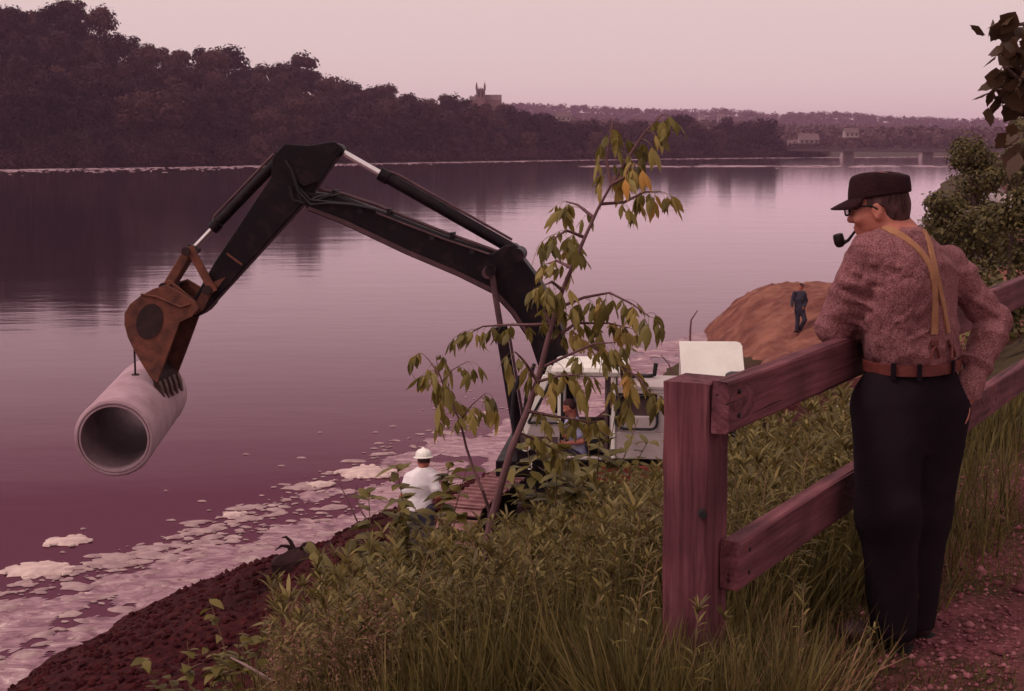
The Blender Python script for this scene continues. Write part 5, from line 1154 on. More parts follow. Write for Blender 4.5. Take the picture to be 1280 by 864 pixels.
# ------------------------------------------------------------------ smaller figures
def figure(t, j, mats, cell, hat=None, short=True, bare_feet=False):
    """j: joints; mats: skin, top, bottom, hair"""
    Fw, Rt = j['f'], nrm(np.cross(j['f'], [0, 0, 1])); Z = np.array([0, 0, 1.0])
    hip, ch, nk, hc = j['hip'], j['chest'], j['neck'], j['head']; sk, tp, bt, hrm = mats
    hf = nrm(j.get('look', Fw)); hr = nrm(np.cross(hf, Z)); hu = np.cross(hr, hf); hs = head_sdf(hc, hf, hr, hu, nk)
    zs = np.array([hip[2] - .10, hip[2], (hip[2] + ch[2]) / 2, ch[2], nk[2] - .10, nk[2] - .04, nk[2]]); cs = [hip, hip, (hip + ch) / 2, ch, nk, nk, nk]; cx = np.array([c[0] for c in cs]); cy = np.array([c[1] for c in cs])
    w = np.array([.16, .165, .155, .19, .195, .13, .06]); d = np.array([.11, .115, .105, .125, .11, .085, .06])
    tor = lambda p, g=0: s_loft(p, zs, cx, cy, w + g, d + g, Rt, Fw)
    def limb(p, a, b, c, r): return smin(s_cap(p, a, b, r[0], r[1]), s_cap(p, b, c, r[1], r[2]), .02)
    def body(p):
        s = smin(hs(p), tor(p, -.025), .03)
        for k in 'lr':
            S, E_, W = j[k + 's'], j[k + 'e'], j[k + 'w']; s = smin(s, limb(p, S, E_, W, (.055, .043, .030)), .03); s = smin(s, hand(p, W, W - E_, Rt * (1 if k == 'l' else -1), 1, .6, 1 if k == 'l' else -1), .015)
            s = smin(s, limb(p, j[k + 'h'], j[k + 'k'], j[k + 'a'], (.085, .056, .04)), .05)
        return s
    pts = np.array([v for k, v in j.items() if k not in ('f', 'look')]); lo = pts.min(0) - .24; hi = pts.max(0) + .24; lo[2] = min(j['la'][2], j['ra'][2]) - .1
    flesh('body', body, lo, hi, cell, sk, t)
    def top(p):
        s = np.maximum(tor(p, .012), hip[2] - .005 - p[:, 2])
        for k in 'lr':
            S, E_, W = j[k + 's'], j[k + 'e'], j[k + 'w']
            s = smin(s, s_cap(p, S, S + (E_ - S) * .62, .078, .070), .04) if short else smin(s, limb(p, S, E_, W, (.075, .058, .045)), .04)
        s = s - .008 * (1 - np.abs(fbm(p[:, 0] * 8, p[:, 1] * 8, p[:, 2] * 5, o=2))) + .003
        return s
    flesh('shirt', top, (lo[0], lo[1], hip[2] - .2), (hi[0], hi[1], nk[2] + .1), cell, tp, t)
    def bot(p):
        s = s_loft(p, np.array([hip[2] - .2, hip[2] - .1, hip[2] + .02]), np.full(3, hip[0]), np.full(3, hip[1]), np.array([.155, .172, .172]), np.array([.105, .124, .124]), Rt, Fw)
        for k in 'lr': s = smin(s, limb(p, j[k + 'h'], j[k + 'k'], j[k + 'a'], (.098, .074, .064)), .04)
        return s - .006 * (1 - np.abs(fbm(p[:, 0] * 7, p[:, 1] * 7, p[:, 2] * 4, o=2)))
    flesh('trousers', bot, lo, (hi[0], hi[1], hip[2] + .1), cell, bt, t)
    for k in 'lr':
        a = j[k + 'a'] - Z * .04; fd = nrm(np.array([Fw[0], Fw[1], 0])); f = lambda p: np.maximum(smin(s_cap(p, a - fd * .03, a + fd * .14 - Z * .01, .048, .044), s_cap(p, a, a + Z * .07, .05, .05), .03), (a[2] - .05) - p[:, 2])
        flesh('boot', f, a - .25, a + .25, max(cell * .8, .009), 'shoe', t)
    ax = np.stack([hf, hr, hu])
    def hair(p):
        q = (p - hc) @ ax.T; s = s_ell(p, hc + hu * .022, (.104, .085, .104), ax); fr = np.where(q[:, 2] > .05, .075, np.where(np.abs(q[:, 1]) > .05, -.002, .01)); return np.maximum(s, np.maximum(q[:, 0] - fr, -.065 - q[:, 2]))
    flesh('hair', hair, hc - .17, hc + .17, min(cell, .009), hrm, t)
    if hat:
        m = MB(); rg = []
        for hz, r in ((.040, 1.0), (.060, 1.0), (.095, .94), (.125, .76), (.142, .5), (.149, .2), (.150, .02)): rg.append([hc + hu * hz + hf * .125 * r * math.cos(q) + hr * .105 * r * math.sin(q) for q in np.linspace(0, 6.2832, 29)[:-1]])
        m.rings(rg); ht = m.build('hard_hat', M[hat], t, True)
        m = MB(); m.rings([[hc + hu * hz + hf * (a * math.cos(q) + (.045 * max(0, math.cos(q)) if a > .12 else 0)) + hr * b * math.sin(q) for q in np.linspace(0, 6.2832, 29)[:-1]] for hz, a, b in ((.034, .118, .10), (.030, .146, .124), (.038, .146, .124), (.046, .124, .104))], False, False); m.build('brim', M[hat], ht, True)
        m = MB(); m.tube([hc + hu * (.045 + .112 * math.sin(q)) + hf * .126 * math.cos(q) for q in np.linspace(.15, math.pi - .15, 14)], .010, 6); m.build('ridge', M[hat], ht, True)
def worker():
    d = 18.5; J = lambda x, y, dd=0: P(x, y, d + dd); f = nrm([-.25, .95, 0]); g = J(525, 740); g[2] = gz(g[0], g[1])
    t = thing('worker', 'worker in a white T-shirt and white hard hat seen from behind near the water', 'person', g)
    hip = J(524, 636); sc = d / F_PX
    ft = g[2] + .12
    def leg(x): k = J(x, 636); a = J(x, 700); return k, np.array([a[0], a[1] + .02, (hip[2] + ft) / 2]), np.array([a[0], a[1], ft])
    lh, lk, la = leg(515); rh, rk, ra = leg(534)
    figure(t, dict(f=f, look=nrm([-.35, .93, -.12]), hip=hip, chest=J(525, 605), neck=J(529, 584), head=J(529.5, 575, .02), ls=J(512, 598), le=J(503, 622, -.05), lw=J(500, 646, .15), rs=J(539, 598), re=J(547, 621, -.05), rw=J(551, 642, .25), lh=lh, lk=lk, la=la, rh=rh, rk=rk, ra=ra), ('skin_tan', 'tee_white', 'jeans', 'hair'), .012, 'hat_white')
worker()
def walker():
    d = next(q for q in np.arange(40, 62, .1) if P(1000, 415, q)[2] < mound_z(*P(1000, 415, q)[:2, None])[0] + .01); J = lambda x, y, dd=0: P(x, y, d + dd); f = nrm([-.6, -.75, 0])
    fz = J(1000, 412)
    t = thing('walker', 'man in dark blue work clothes walking on the sand mound', 'person', J(1000, 415))
    figure(t, dict(f=f, look=nrm([-.8, -.5, -.1]), hip=J(999.5, 386), chest=J(999, 373), neck=J(1000.5, 363.5), head=J(1001.5, 358.5), ls=J(1005, 366.5), le=J(1008, 376), lw=J(1005, 384, -.15), rs=J(993.5, 366.5), re=J(990.5, 375), rw=J(990, 383, -.2), lh=J(1002.5, 388), lk=J(1006, 400, -.12), la=J(1000, 412, .1), rh=J(997, 388), rk=J(997, 400), ra=J(996, 412)), ('skin_tan', 'navy', 'navy', 'hair'), .018, None, False)
walker()
def operator():
    b0 = (CB0 + CB1) / 2 + .08; J = lambda x, y, o=0: at_b(x, y, b0 + o); f = EU
    t = thing('operator', 'excavator operator in a light blue shirt seated in the white cab', 'person', J(722, 570))
    figure(t, dict(f=f, look=nrm(EU + np.array([0, 0, -.25])), hip=J(724, 566), chest=J(721, 541), neck=J(716, 521), head=J(712, 509), ls=J(717, 530, .19), le=J(727, 552, .24), lw=J(707, 555, .22), rs=J(717, 530, -.19), re=J(716, 552, -.25), rw=J(690, 535, -.2), lh=J(720, 567, .1), lk=J(686, 563, .13), la=J(680, 592, .12), rh=J(720, 567, -.1), rk=J(686, 563, -.13), ra=J(680, 592, -.12)), ('skin', 'shirt_blue', 'jeans', 'hair'), .012, None, True)
operator()

# ------------------------------------------------------------------ fence
def fence():
    fd = nrm([.515, .857, 0]); fn = np.array([fd[1], -fd[0], 0]); Z = np.array([0, 0, 1.0])     # along, towards the path
    p0 = P(876, 470, 4.2); base = np.array([p0[0], p0[1], 0])
    t = thing('fence', 'weathered timber fence of two thick rails on square posts', 'fence', base)
    def timber(nm, L, w, h, c, ax, seed, par):
        r = np.random.default_rng(seed); nx = 14; rings = []
        for i in range(nx + 1):
            x = -L / 2 + L * i / nx; ch = .006
            o = r.uniform(-.0025, .0025, (8, 2)); sec = [(-w/2 + ch, -h/2), (w/2 - ch, -h/2), (w/2, -h/2 + ch), (w/2, h/2 - ch), (w/2 - ch, h/2), (-w/2 + ch, h/2), (-w/2, h/2 - ch), (-w/2, -h/2 + ch)]
            sag = .004 * math.sin(x * 2.1 + seed)
            rings.append([(x + (r.uniform(-.004, .004) if i in (0, nx) else 0), a + q[0], b + q[1] + sag) for (a, b), q in zip(sec, o)])
        m = MB(); m.rings(rings); me = new_mesh(nm, m.V, m.F); me.materials.append(M['timber']); o = bpy.data.objects.new(nm, me); col.objects.link(o); o.parent = par
        mt = Matrix(ax).transposed().to_4x4(); mt.translation = Vector(tuple(np.asarray(c) - base)); o.matrix_local = mt; return o
    pw = .146
    ztop = P(876, 472, 4.2)[2]
    posts = []
    for k, s in enumerate((0, 2.42, 5.4)):
        lean = nrm(Z + fd * -.045 * (k == 0)); q = base + fd * s; c = np.array([q[0], q[1], 0]) + lean * ((ztop - .55) / 2)
        posts.append(timber('post', ztop + .55, pw, pw, c, (lean, fd, np.cross(lean, fd)), 3 + k, t))
    def rail(zc0, start, th, h, seed, slope=0.0):
        L = 6.1; d = nrm(fd + Z * slope); a = base + fd * start + fn * (pw / 2 + th / 2 + .004); a[2] = zc0; c = a + d * L / 2
        return timber('rail', L, th, h, c, (d, -fn, np.cross(d, -fn)), seed, t), a, d
    h = .150
    zt = P(892, 460, 4.28)[2] - h / 2; zl = P(906, 668, 4.28)[2] - h / 2
    r1, a1, d1 = rail(zt, -.105, .055, h, 11, -.010); r2, a2, d2 = rail(zl, -.005, .06, h, 12, -.004)
    for a, d, r in ((a1, d1, r1), (a2, d2, r2)):
        for zz in (-.035, .035):
            c = a + d * .075 + fn * .03 + Z * zz; m = MB(); m.tube([c - fn * .01, c + fn * .004], .007, 8); o = m.build('nail', M['rubber'], t)
    q = base + Z * (ztop - .33) - np.array([0, .0, 0]); c = P(874, 635, 4.2) + np.array([0, -.085, 0]); m = MB(); m.tube([c, c + np.array([0, .03, 0])], .012, 10); m.build('bolt_hole', M['rubber'], t)
fence()

# ------------------------------------------------------------------ saplings in front of the excavator
def leaflet(L, W, bend, fold):
    """one toothed, pointed leaflet along +X, hanging by its base"""
    xs = [0, .10, .24, .38, .52, .66, .80, .92, 1.0]; ws = [.02, .34, .78, 1.0, .86, .80, .46, .22, 0]
    V = []; F = []
    for x, w in zip(xs, ws):
        z = -bend * L * x * x; hw = W / 2 * w
        V += [(x * L, -hw, z - fold * hw + .003 * math.sin(9 * x)), (x * L, 0, z), (x * L, hw, z - fold * hw)]
    for i in range(len(xs) - 1):
        F += [(3 * i, 3 * i + 1, 3 * i + 4, 3 * i + 3), (3 * i + 1, 3 * i + 2, 3 * i + 5, 3 * i + 4)]
    return np.array(V), F
def compound_leaf(seed, n_pairs=1, gold=False):
    r = random.Random(seed); m = MB(); Lr = r.uniform(.06, .11)
    rach = [np.array([Lr * s, 0, .02 * s - .055 * s * s]) for s in (0, .35, .7, 1.0)]
    m.tube(rach, [.0016, .0014, .0012, .001], 4, False)
    spots = [(1.0, 0, 1.0)] + [(1.0 - .38 * i - .12, s * (1 + .2 * i), .92 - .1 * i) for i in range(n_pairs) for s in (-1, 1)]
    for s, side_, k in spots:
        b = np.array([np.interp(s, (0, .35, .7, 1), [q[i] for q in rach]) for i in range(3)])
        Vv, Ff = leaflet(r.uniform(.075, .12) * k, r.uniform(.030, .046) * k, r.uniform(.15, .55), r.uniform(.1, .55))
        yaw = side_ * r.uniform(.5, 1.05); pit = r.uniform(.55, 1.35); roll = r.uniform(-.5, .5)
        mt = np.array(Matrix.Rotation(yaw, 3, 'Z') @ Matrix.Rotation(pit, 3, 'Y') @ Matrix.Rotation(roll, 3, 'X'))
        m.add(Vv @ mt.T + b, Ff)
    me = new_mesh('leaf', m.V, m.F, True); me.materials.append(M['sapling_leaf_gold' if gold else 'sapling_leaf']); return me
LEAVES = [compound_leaf(s, 1 if s % 3 else 2) for s in range(10)]
GOLD = compound_leaf(77, 0, True)
def sapling(label, d, stem, stem_r, branches, seed, per=.055, leaf_scale=1.0, gold=()):
    r = random.Random(seed); base = P(*stem[0], d); base[2] = min(base[2], gz(base[0], base[1]) + .02)
    t = thing('sapling', label, 'sapling', base)
    def wob(pts, dd): return [P(x, y, d + o) for (x, y), o in zip(pts, dd)]
    sp = wob(stem, np.linspace(0, -.08, len(stem)) + np.array([.03 * math.sin(2 * i + seed) for i in range(len(stem))]))
    foot = np.array([sp[0][0] - .03, sp[0][1], gz(sp[0][0] - .03, sp[0][1]) - .05]); full = [foot] + sp if foot[2] < sp[0][2] - .03 else sp
    m = MB(); m.tube(full, list(np.linspace(stem_r, stem_r * .28, len(full))), 9); st = m.build('stem', M['twig'], t, True)
    def put_leaf(p, out, sc, me=None):
        o = bpy.data.objects.new('leaf', me or r.choice(LEAVES)); col.objects.link(o); o.parent = t; o.location = tuple(p - base); o.scale = (sc,) * 3
        o.rotation_euler = (r.uniform(-.35, .35), r.uniform(-.25, .45), math.atan2(out[1], out[0]) + r.uniform(-.5, .5))
    for br, dens in branches:
        side_off = r.uniform(-.22, .22); pts = wob(br, np.linspace(0, side_off, len(br)) - .04)
        m = MB(); m.tube(pts, list(np.linspace(stem_r * .42, stem_r * .14, len(pts))), 6); m.build('branch', M['twig'], t, True)
        seg = np.array(pts); cum = np.r_[0, np.cumsum(np.linalg.norm(np.diff(seg, axis=0), axis=1))]; s = cum[-1] * .18; k = 0
        while s <= cum[-1] + 1e-6:
            p = np.array([np.interp(s, cum, seg[:, i]) for i in range(3)]); tg = nrm(seg[-1] - seg[0]); sd_ = nrm(np.cross(tg, [0, 0, 1])); q = r.uniform(0, 3.14)
            v = sd_ * math.cos(q) + np.array([0, -1.0, 0]) * math.sin(q)
            for sg in (-1, 1):
                if r.random() < dens: put_leaf(p, v * sg + tg * .7, leaf_scale * r.uniform(.8, 1.2))
            s += per * r.uniform(.8, 1.25); k += 1
        for _ in range(2): put_leaf(pts[-1], tg + np.array([r.uniform(-.5, .5), r.uniform(-.5, .5), 0]), leaf_scale * r.uniform(.75, 1.1))
    for x, y in gold: put_leaf(P(x, y, d - .12), np.array([.2, -1, 0]), 1.0, GOLD)
sapling('tall sapling with drooping olive leaves rising before the excavator boom and cab', 6.2,
        [(604, 700), (613, 656), (626, 607), (639, 562), (657, 519), (672, 477), (681, 440), (690, 405), (703, 363), (715, 335), (731, 297), (747, 262), (764, 231)], .020,
        [([(764, 231), (758, 200), (763, 165), (766, 150)], .85), ([(764, 231), (786, 196), (806, 165), (828, 143)], .9), ([(752, 255), (780, 253), (806, 240), (826, 240)], .8), ([(764, 231), (780, 222), (790, 205)], .6),
         ([(742, 272), (722, 256), (708, 252)], .8), ([(731, 297), (708, 288), (690, 300)], .8), ([(715, 335), (696, 326), (684, 330)], .8), ([(722, 320), (712, 312), (720, 300)], .6), ([(703, 363), (690, 352), (682, 356)], .9),
         ([(697, 385), (730, 372), (762, 366), (790, 380), (812, 396)], .85), ([(690, 405), (664, 406), (636, 406), (604, 408), (588, 416)], .75), ([(684, 430), (720, 404), (760, 404), (786, 410)], .9), ([(690, 408), (680, 388), (700, 378)], .9),
         ([(676, 460), (706, 446), (742, 430), (770, 428)], .8), ([(672, 477), (654, 450), (644, 440)], .6), ([(740, 432), (776, 458), (800, 474), (812, 492)], .7), ([(776, 458), (780, 486), (786, 510)], .6),
         ([(672, 477), (700, 470), (728, 468)], .35), ([(660, 514), (690, 520), (716, 524), (738, 528)], .6), ([(648, 541), (676, 552), (700, 566)], .6)], 5, .043, .80, [(784, 214)])
sapling('short slender sapling with drooping leaves over the water left of the tall one', 6.6,
        [(612, 640), (603, 613), (593, 590), (583, 560), (576, 530), (566, 505), (555, 484)], .010,
        [([(555, 484), (548, 464), (545, 446)], .8), ([(550, 470), (536, 450), (528, 442)], .6), ([(576, 525), (590, 506), (606, 492)], .7), ([(572, 520), (560, 500), (562, 486)], .6), ([(552, 478), (566, 462), (584, 452)], .6)], 9, .055, .88)

# ------------------------------------------------------------------ broad maple branch coming in at the top right
def maple_leaf_mesh():
    out = [(0, 0), (.14, .20), (.36, .42), (.50, .33), (.66, .31), (.78, .16), (1.0, 0)]
    V = [(x, 0, -.12 * x * x) for x, _ in out]; L_ = [(x, y, -.12 * x * x - .18 * y) for x, y in out[1:-1]]; Rr = [(x, -y, -.12 * x * x - .18 * y) for x, y in out[1:-1]]
    V += L_ + Rr; n = len(out); F = []
    for i in range(n - 1):
        for off in (n, n + n - 2):
            a = [i, i + 1]; q = ([off + i] if 0 <= i < n - 2 else []) + ([off + i - 1] if 0 < i <= n - 2 else [])
            F.append(tuple(a + q) if off == n else tuple(reversed(a + q)))
    me = new_mesh('leaf', V, F, True); me.materials.append(M['maple_leaf']); return me
MAPLE = maple_leaf_mesh()
def maple():
    d = 6.0; b = P(1420, 560, d); b[2] = gz(b[0], b[1]); t = thing('maple_tree', 'dark-leaved branches of a tree hanging in at the top right corner', 'tree', b); r = random.Random(4)
    tr = [b, P(1415, 380, d), P(1405, 200, d), P(1400, 40, d), P(1395, -160, d)]; m = MB(); m.tube(tr, [.11, .10, .085, .07, .05], 9); m.build('trunk', M['bark'], t, True)
    for path in ([(1405, 220), (1340, 150), (1285, 110), (1258, 84)], [(1402, 120), (1340, 60), (1280, 30), (1244, 34)], [(1405, 240), (1340, 190), (1290, 170), (1268, 165)], [(1405, 170), (1330, 125), (1276, 108), (1248, 112)], [(1400, 60), (1330, 60), (1275, 66), (1256, 64)]):
        pts = [P(x, y, d + r.uniform(-.15, .15)) for x, y in path]; m = MB(); m.tube(pts, [.025, .016, .009, .004], 6); m.build('branch', M['bark'], t, True)
        for _ in range(34):
            s = r.uniform(.40, 1.0) * 3; i = min(2, int(s)); p = pts[i] + (pts[i + 1] - pts[i]) * (s - i) + np.array([r.uniform(-.05, .05), r.uniform(-.12, .12), r.uniform(-.08, .05)])
            o = bpy.data.objects.new('leaf', MAPLE); col.objects.link(o); o.parent = t; o.location = tuple(p - b); k = r.uniform(.07, .115); o.scale = (k, k, k); o.rotation_euler = (r.uniform(-.9, .9), r.uniform(.1, 1.3), r.uniform(0, 6.28))
maple()

# ------------------------------------------------------------------ weeds and grass on the bank
def weed_mesh(seed, H, nl, ll, wl):
    """upright stalk with narrow leaves all the way up, denser at the tip"""
    global rng
    keep = rng; rng = np.random.default_rng(900 + seed); r = rng
    lean = r.uniform(-.16, .16, 2); sp = [np.array([lean[0] * H * s * s, lean[1] * H * s * s, H * s]) for s in np.linspace(0, 1, 6)]
    m = MB(); m.tube(sp, list(np.linspace(.0042, .0016, 6)), 5)
    s = np.clip(r.uniform(.12, 1.0, nl) ** .75, 0, 1); s[-8:] = r.uniform(.95, 1.0, 8); q = np.arange(nl) * 2.4 + r.uniform(0, .5, nl)
    B = np.stack([lean[0] * H * s * s, lean[1] * H * s * s, H * s], 1); up = np.interp(s, [0, .6, 1], [.15, .55, 1.5])
    D = np.stack([np.cos(q), np.sin(q), up], 1); L = ll * np.interp(s, [.1, .5, 1], [.75, 1.1, .62]) * r.uniform(.75, 1.2, nl)
    V, F = blades(B, D, L, np.full(nl, wl) * r.uniform(.8, 1.2, nl), r.uniform(.15, .55, nl), (.25, .95, .8, .04)); rng = keep
    return (np.array(m.V), m.F), (V, F)
WEEDS = []
for s in range(8):
    (sv, sf), (lv, lf) = weed_mesh(s, [.62, .75, .55, .7, .85, .5, .66, .78][s], [34, 44, 30, 40, 50, 28, 36, 42][s], [.10, .125, .10, .09, .13, .095, .13, .11][s], [.011, .012, .015, .010, .011, .016, .012, .010][s])
    a = new_mesh('stem', sv, sf, True); a.materials.append(M['weed_stem']); b = new_mesh('foliage', lv, lf); b.materials.append(M['weed']); WEEDS.append((a, b, lv, lf))
def visible_xy(n, dmin, dmax, pxmin, pxmax, seed):
    r = np.random.default_rng(seed); d = dmin + (dmax - dmin) * r.uniform(0, 1, n) ** 1.25; px = r.uniform(pxmin, pxmax, n); return (px - 640) / F_PX * d, d
def weedy(X, Y):                                       # where weeds grow: the slope below the fence, not the path or the dug soil
    e = x_fence(Y) - X; left = -.95 - .10 * (Y - 4.5) + .25 * np.sin(Y * 2.2)
    return (e > -.02) & (soil_mask(X, Y) < .35) & (X > left)
def hides_worksite(X, Y, h):                          # keep the view to cab and worker open
    Z = height(X, Y, False) + h; d = Y * CP - (Z - CAM_Z) * SP; up = Y * SP + (Z - CAM_Z) * CP
    px = 640 + F_PX * X / d; py = 432 - F_PX * up / d
    lim = np.interp(px, [300, 380, 440, 500, 560, 640, 700, 760, 850, 920, 1000, 1070], [760, 700, 655, 650, 655, 640, 610, 585, 562, 525, 492, 470])
    return py < lim - 6, px, py
X, Y = visible_xy(3200, 4.6, 15, 330, 1110, 21)
n_weed = 0
bulk = []; stems = []
order = np.argsort(Y); X, Y = X[order], Y[order]; kp = weedy(X, Y); X, Y = X[kp], Y[kp]
KK = np.array([random.randrange(8) for _ in X]); SC = np.array([random.uniform(.6, 1.15) for _ in X]); HH = np.array([.62, .75, .55, .7, .85, .5, .66, .78])[KK] * SC + .05
hid1, PX, _ = hides_worksite(X, Y, HH); SC = np.where(hid1, SC * .6, SC); hid2, _, _ = hides_worksite(X, Y, np.where(hid1, HH * .6, HH)); ZZ = height(X, Y) - .01
for x, y, z, k, sc, px_, h2 in zip(X, Y, ZZ, KK, SC, PX, hid2):
    px = [px_]; k = int(k); sc = float(sc)
    if h2 or (px_ > 835 and y < 5.6 and random.random() < .55): continue
    q = random.uniform(0, 6.28)
    if n_weed < 150 and random.random() < .5:
        zone = next(s for lim, s in ((440, 'at the soil edge'), (490, 'below and left of the white T-shirt'), (540, 'below the white T-shirt'), (590, 'just left of the tall sapling foot'), (640, 'at the tall sapling foot'), (690, 'right of the tall sapling foot'), (740, 'below the excavator cab'), (790, 'below the cab rear window'), (845, 'left of the near fence post'), (2000, 'behind the fence rails')) if px[0] < lim)
        near = 'nearest row' if y < 5.0 else 'second row' if y < 5.4 else 'middle row' if y < 6.0 else 'rear row'
        side_lab = 'narrow-leaved green weed, ' + near + ', ' + zone
        t = thing('weed_plant', side_lab, 'weed', (x, y, z), 'weeds in the ' + near + ' ' + zone); t.scale = (sc,) * 3; t.rotation_euler = (random.uniform(-.12, .12), random.uniform(-.12, .12), q)
        for nm, me in (('stem', WEEDS[k][0]), ('foliage', WEEDS[k][1])):
            o = bpy.data.objects.new(nm, me); col.objects.link(o); o.parent = t
        n_weed += 1
    elif len(bulk) < 1500:
        c, s = math.cos(q) * sc, math.sin(q) * sc; mt = np.array([[c, -s, 0], [s, c, 0], [0, 0, sc]]); bulk.append((WEEDS[k][2] @ mt.T + [x, y, z], WEEDS[k][3]))
V, F = cat_parts(bulk); tag(link('weed_thicket', new_mesh('weed_thicket', V, F), M['weed']), 'dense green weeds covering the bank below the fence', None, None, 'stuff')

def grass_patch(name, n, dmin, dmax, pxmin, pxmax, hmin, hmax, wd, m, label, seed, cond, keep_view=True, lean=.26):
    X, Y = visible_xy(n, dmin, dmax, pxmin, pxmax, seed); k = cond(X, Y)
    X, Y = X[k], Y[k]; r = np.random.default_rng(seed + 1); h = r.uniform(hmin, hmax, len(X)) * (.6 + .6 * (vnoise(X * 1.7, Y * 1.7) * .5 + .5))
    if keep_view: hid, _, _ = hides_worksite(X, Y, h * .9); X, Y, h = X[~hid], Y[~hid], h[~hid]
    B = np.stack([X, Y, height(X, Y) - .01], 1); D = np.concatenate([r.normal(0, lean, (len(X), 2)), np.ones((len(X), 1))], 1)
    V, F = blades(B, D, h, r.uniform(.6, 1.3, len(X)) * wd, r.uniform(.0, .5, len(X)) ** 1.5, (1, .9, .6, .05))
    tag(link(name, new_mesh(name, V, F), M[m]), label, None, None, 'stuff')
slope = lambda X, Y: (x_fence(Y) - X > -.05) & (soil_mask(X, Y) < .5) & (X > -1.0 - .10 * (Y - 4.5) + .25 * np.sin(Y * 2.2))
grass_patch('grass', 30000, 4.2, 9, 330, 1130, .25, .68, .0095, 'grass', 'long green grass on the bank below the fence', 31, slope)
grass_patch('far_grass', 26000, 8, 26, 640, 1300, .25, .6, .012, 'grass', 'grass on the slope beyond the fence', 32, lambda X, Y: (x_fence(Y) - X > -.2) & (soil_mask(X, Y) < .6))
grass_patch('dry_grass', 1700, 4.2, 9, 420, 1130, .2, .5, .0065, 'grass_dry', 'pale dry stalks among the grass', 33, slope, True, .45)
foot = lambda X, Y: np.hypot((X - .62) / .42, (Y - 3.95) / .34) < 1
grass_patch('post_grass', 11000, 3.6, 4.6, 760, 1010, .30, .66, .0085, 'grass', 'tall grass hiding the foot of the near fence post', 36, foot, False, .42)
grass_patch('post_dry_grass', 1500, 3.6, 4.8, 780, 1060, .25, .62, .007, 'grass_dry', 'arching dry stalks about the near fence post', 38, lambda X, Y: np.hypot((X - .72) / .5, (Y - 4.0) / .45) < 1, False, .5)
edge_ = lambda X, Y: (np.abs(x_fence(Y) - X - .02) < .5) & (rng.random(len(X)) < .9)
grass_patch('fence_grass', 9000, 3.9, 12, 820, 1290, .10, .40, .0065, 'grass', 'tufts of grass along the foot of the fence', 34, edge_, False)
tuft = lambda X, Y: (x_fence(Y) - X < .1) & (fbm(X * 1.6 + 3, Y * 1.6, o=3) > -.05)
grass_patch('path_grass', 26000, 4.0, 11, 860, 1300, .02, .075, .004, 'grass', 'short grass growing through the gravel path', 35, tuft, False)
wide = lambda X, Y: slope(X, Y) & (fbm(X * 2.3, Y * 2.3 + 7, o=2) > .05)
grass_patch('broad_grass', 1100, 4.1, 6.6, 560, 1010, .35, .75, .016, 'broad_blade', 'broad pale grass blades arching over the bank in front', 37, wide)
# brown seed heads over the dry edge of the bank
sx, sy = visible_xy(900, 4.4, 6.0, 320, 500, 61); kk_ = (fbm(sx * 2, sy * 2, o=2) > .1) & (sx > -1.35); sx, sy = sx[kk_], sy[kk_]; r = np.random.default_rng(8); hh = r.uniform(.25, .62, len(sx)); top_ = np.stack([sx, sy, height(sx, sy) + hh], 1)
B_ = top_.copy(); B_[:, 2] -= hh; parts_ = [blades(B_, np.concatenate([r.normal(0, .1, (len(sx), 2)), np.ones((len(sx), 1))], 1), hh, np.full(len(sx), .0025), np.zeros(len(sx)))]
rep_ = np.repeat(top_, 14, 0) + r.normal(0, 1, (len(sx) * 14, 3)) * np.array([.016, .016, .045]); parts_.append(quads_random(rep_, r.uniform(.003, .0075, len(rep_)))); V, F = cat_parts(parts_)
tag(link('seed_heads', new_mesh('seed_heads', V, F), M['seed_head']), 'pinkish brown seed heads at the dry left end of the weeds', None, None, 'stuff')
# gravel on the path
X, Y = visible_xy(9000, 3.9, 9.5, 900, 1300, 41); k = x_fence(Y) - X < .15; X, Y = X[k], Y[k]; n = len(X); r = np.random.default_rng(5)
S = np.exp(r.normal(-4.95, .5, n)); oc = np.array([(1, 0, 0), (0, 1, 0), (-1, 0, 0), (0, -1, 0), (0, 0, .7), (0, 0, -.7)]); tri = np.array([(0, 1, 4), (1, 2, 4), (2, 3, 4), (3, 0, 4), (1, 0, 5), (2, 1, 5), (3, 2, 5), (0, 3, 5)])
V = np.stack([X, Y, height(X, Y) + S * .2], 1)[:, None] + oc[None] * S[:, None, None] * r.uniform(.6, 1.3, (n, 6, 1)); F = (np.arange(n) * 6)[:, None, None] + tri[None]
tag(link('gravel', new_mesh('gravel', V.reshape(-1, 3), F.reshape(-1, 3)), M['pebble']), 'reddish gravel and chips on the path', None, None, 'stuff')
# clods over the dug bank
n = 16000; X = rng.uniform(-9, 1.5, n); Y = rng.uniform(8, 36, n); k = (soil_mask(X, Y) > .6) & (X > x_shore(Y) + .1); X, Y = X[k], Y[k]; n = len(X); S = np.minimum(.085, np.exp(rng.normal(-3.35, .5, n)))
V = np.stack([X, Y, height(X, Y) + S * .15], 1)[:, None] + oc[None] * S[:, None, None] * rng.uniform(.5, 1.4, (n, 6, 1)) + rng.normal(0, .2, (n, 6, 3)) * S[:, None, None]; F = (np.arange(n) * 6)[:, None, None] + tri[None]
tag(link('soil_clods', new_mesh('soil_clods', V.reshape(-1, 3), F.reshape(-1, 3)), M['clod']), 'loose red-brown clods on the dug bank', None, None, 'stuff')

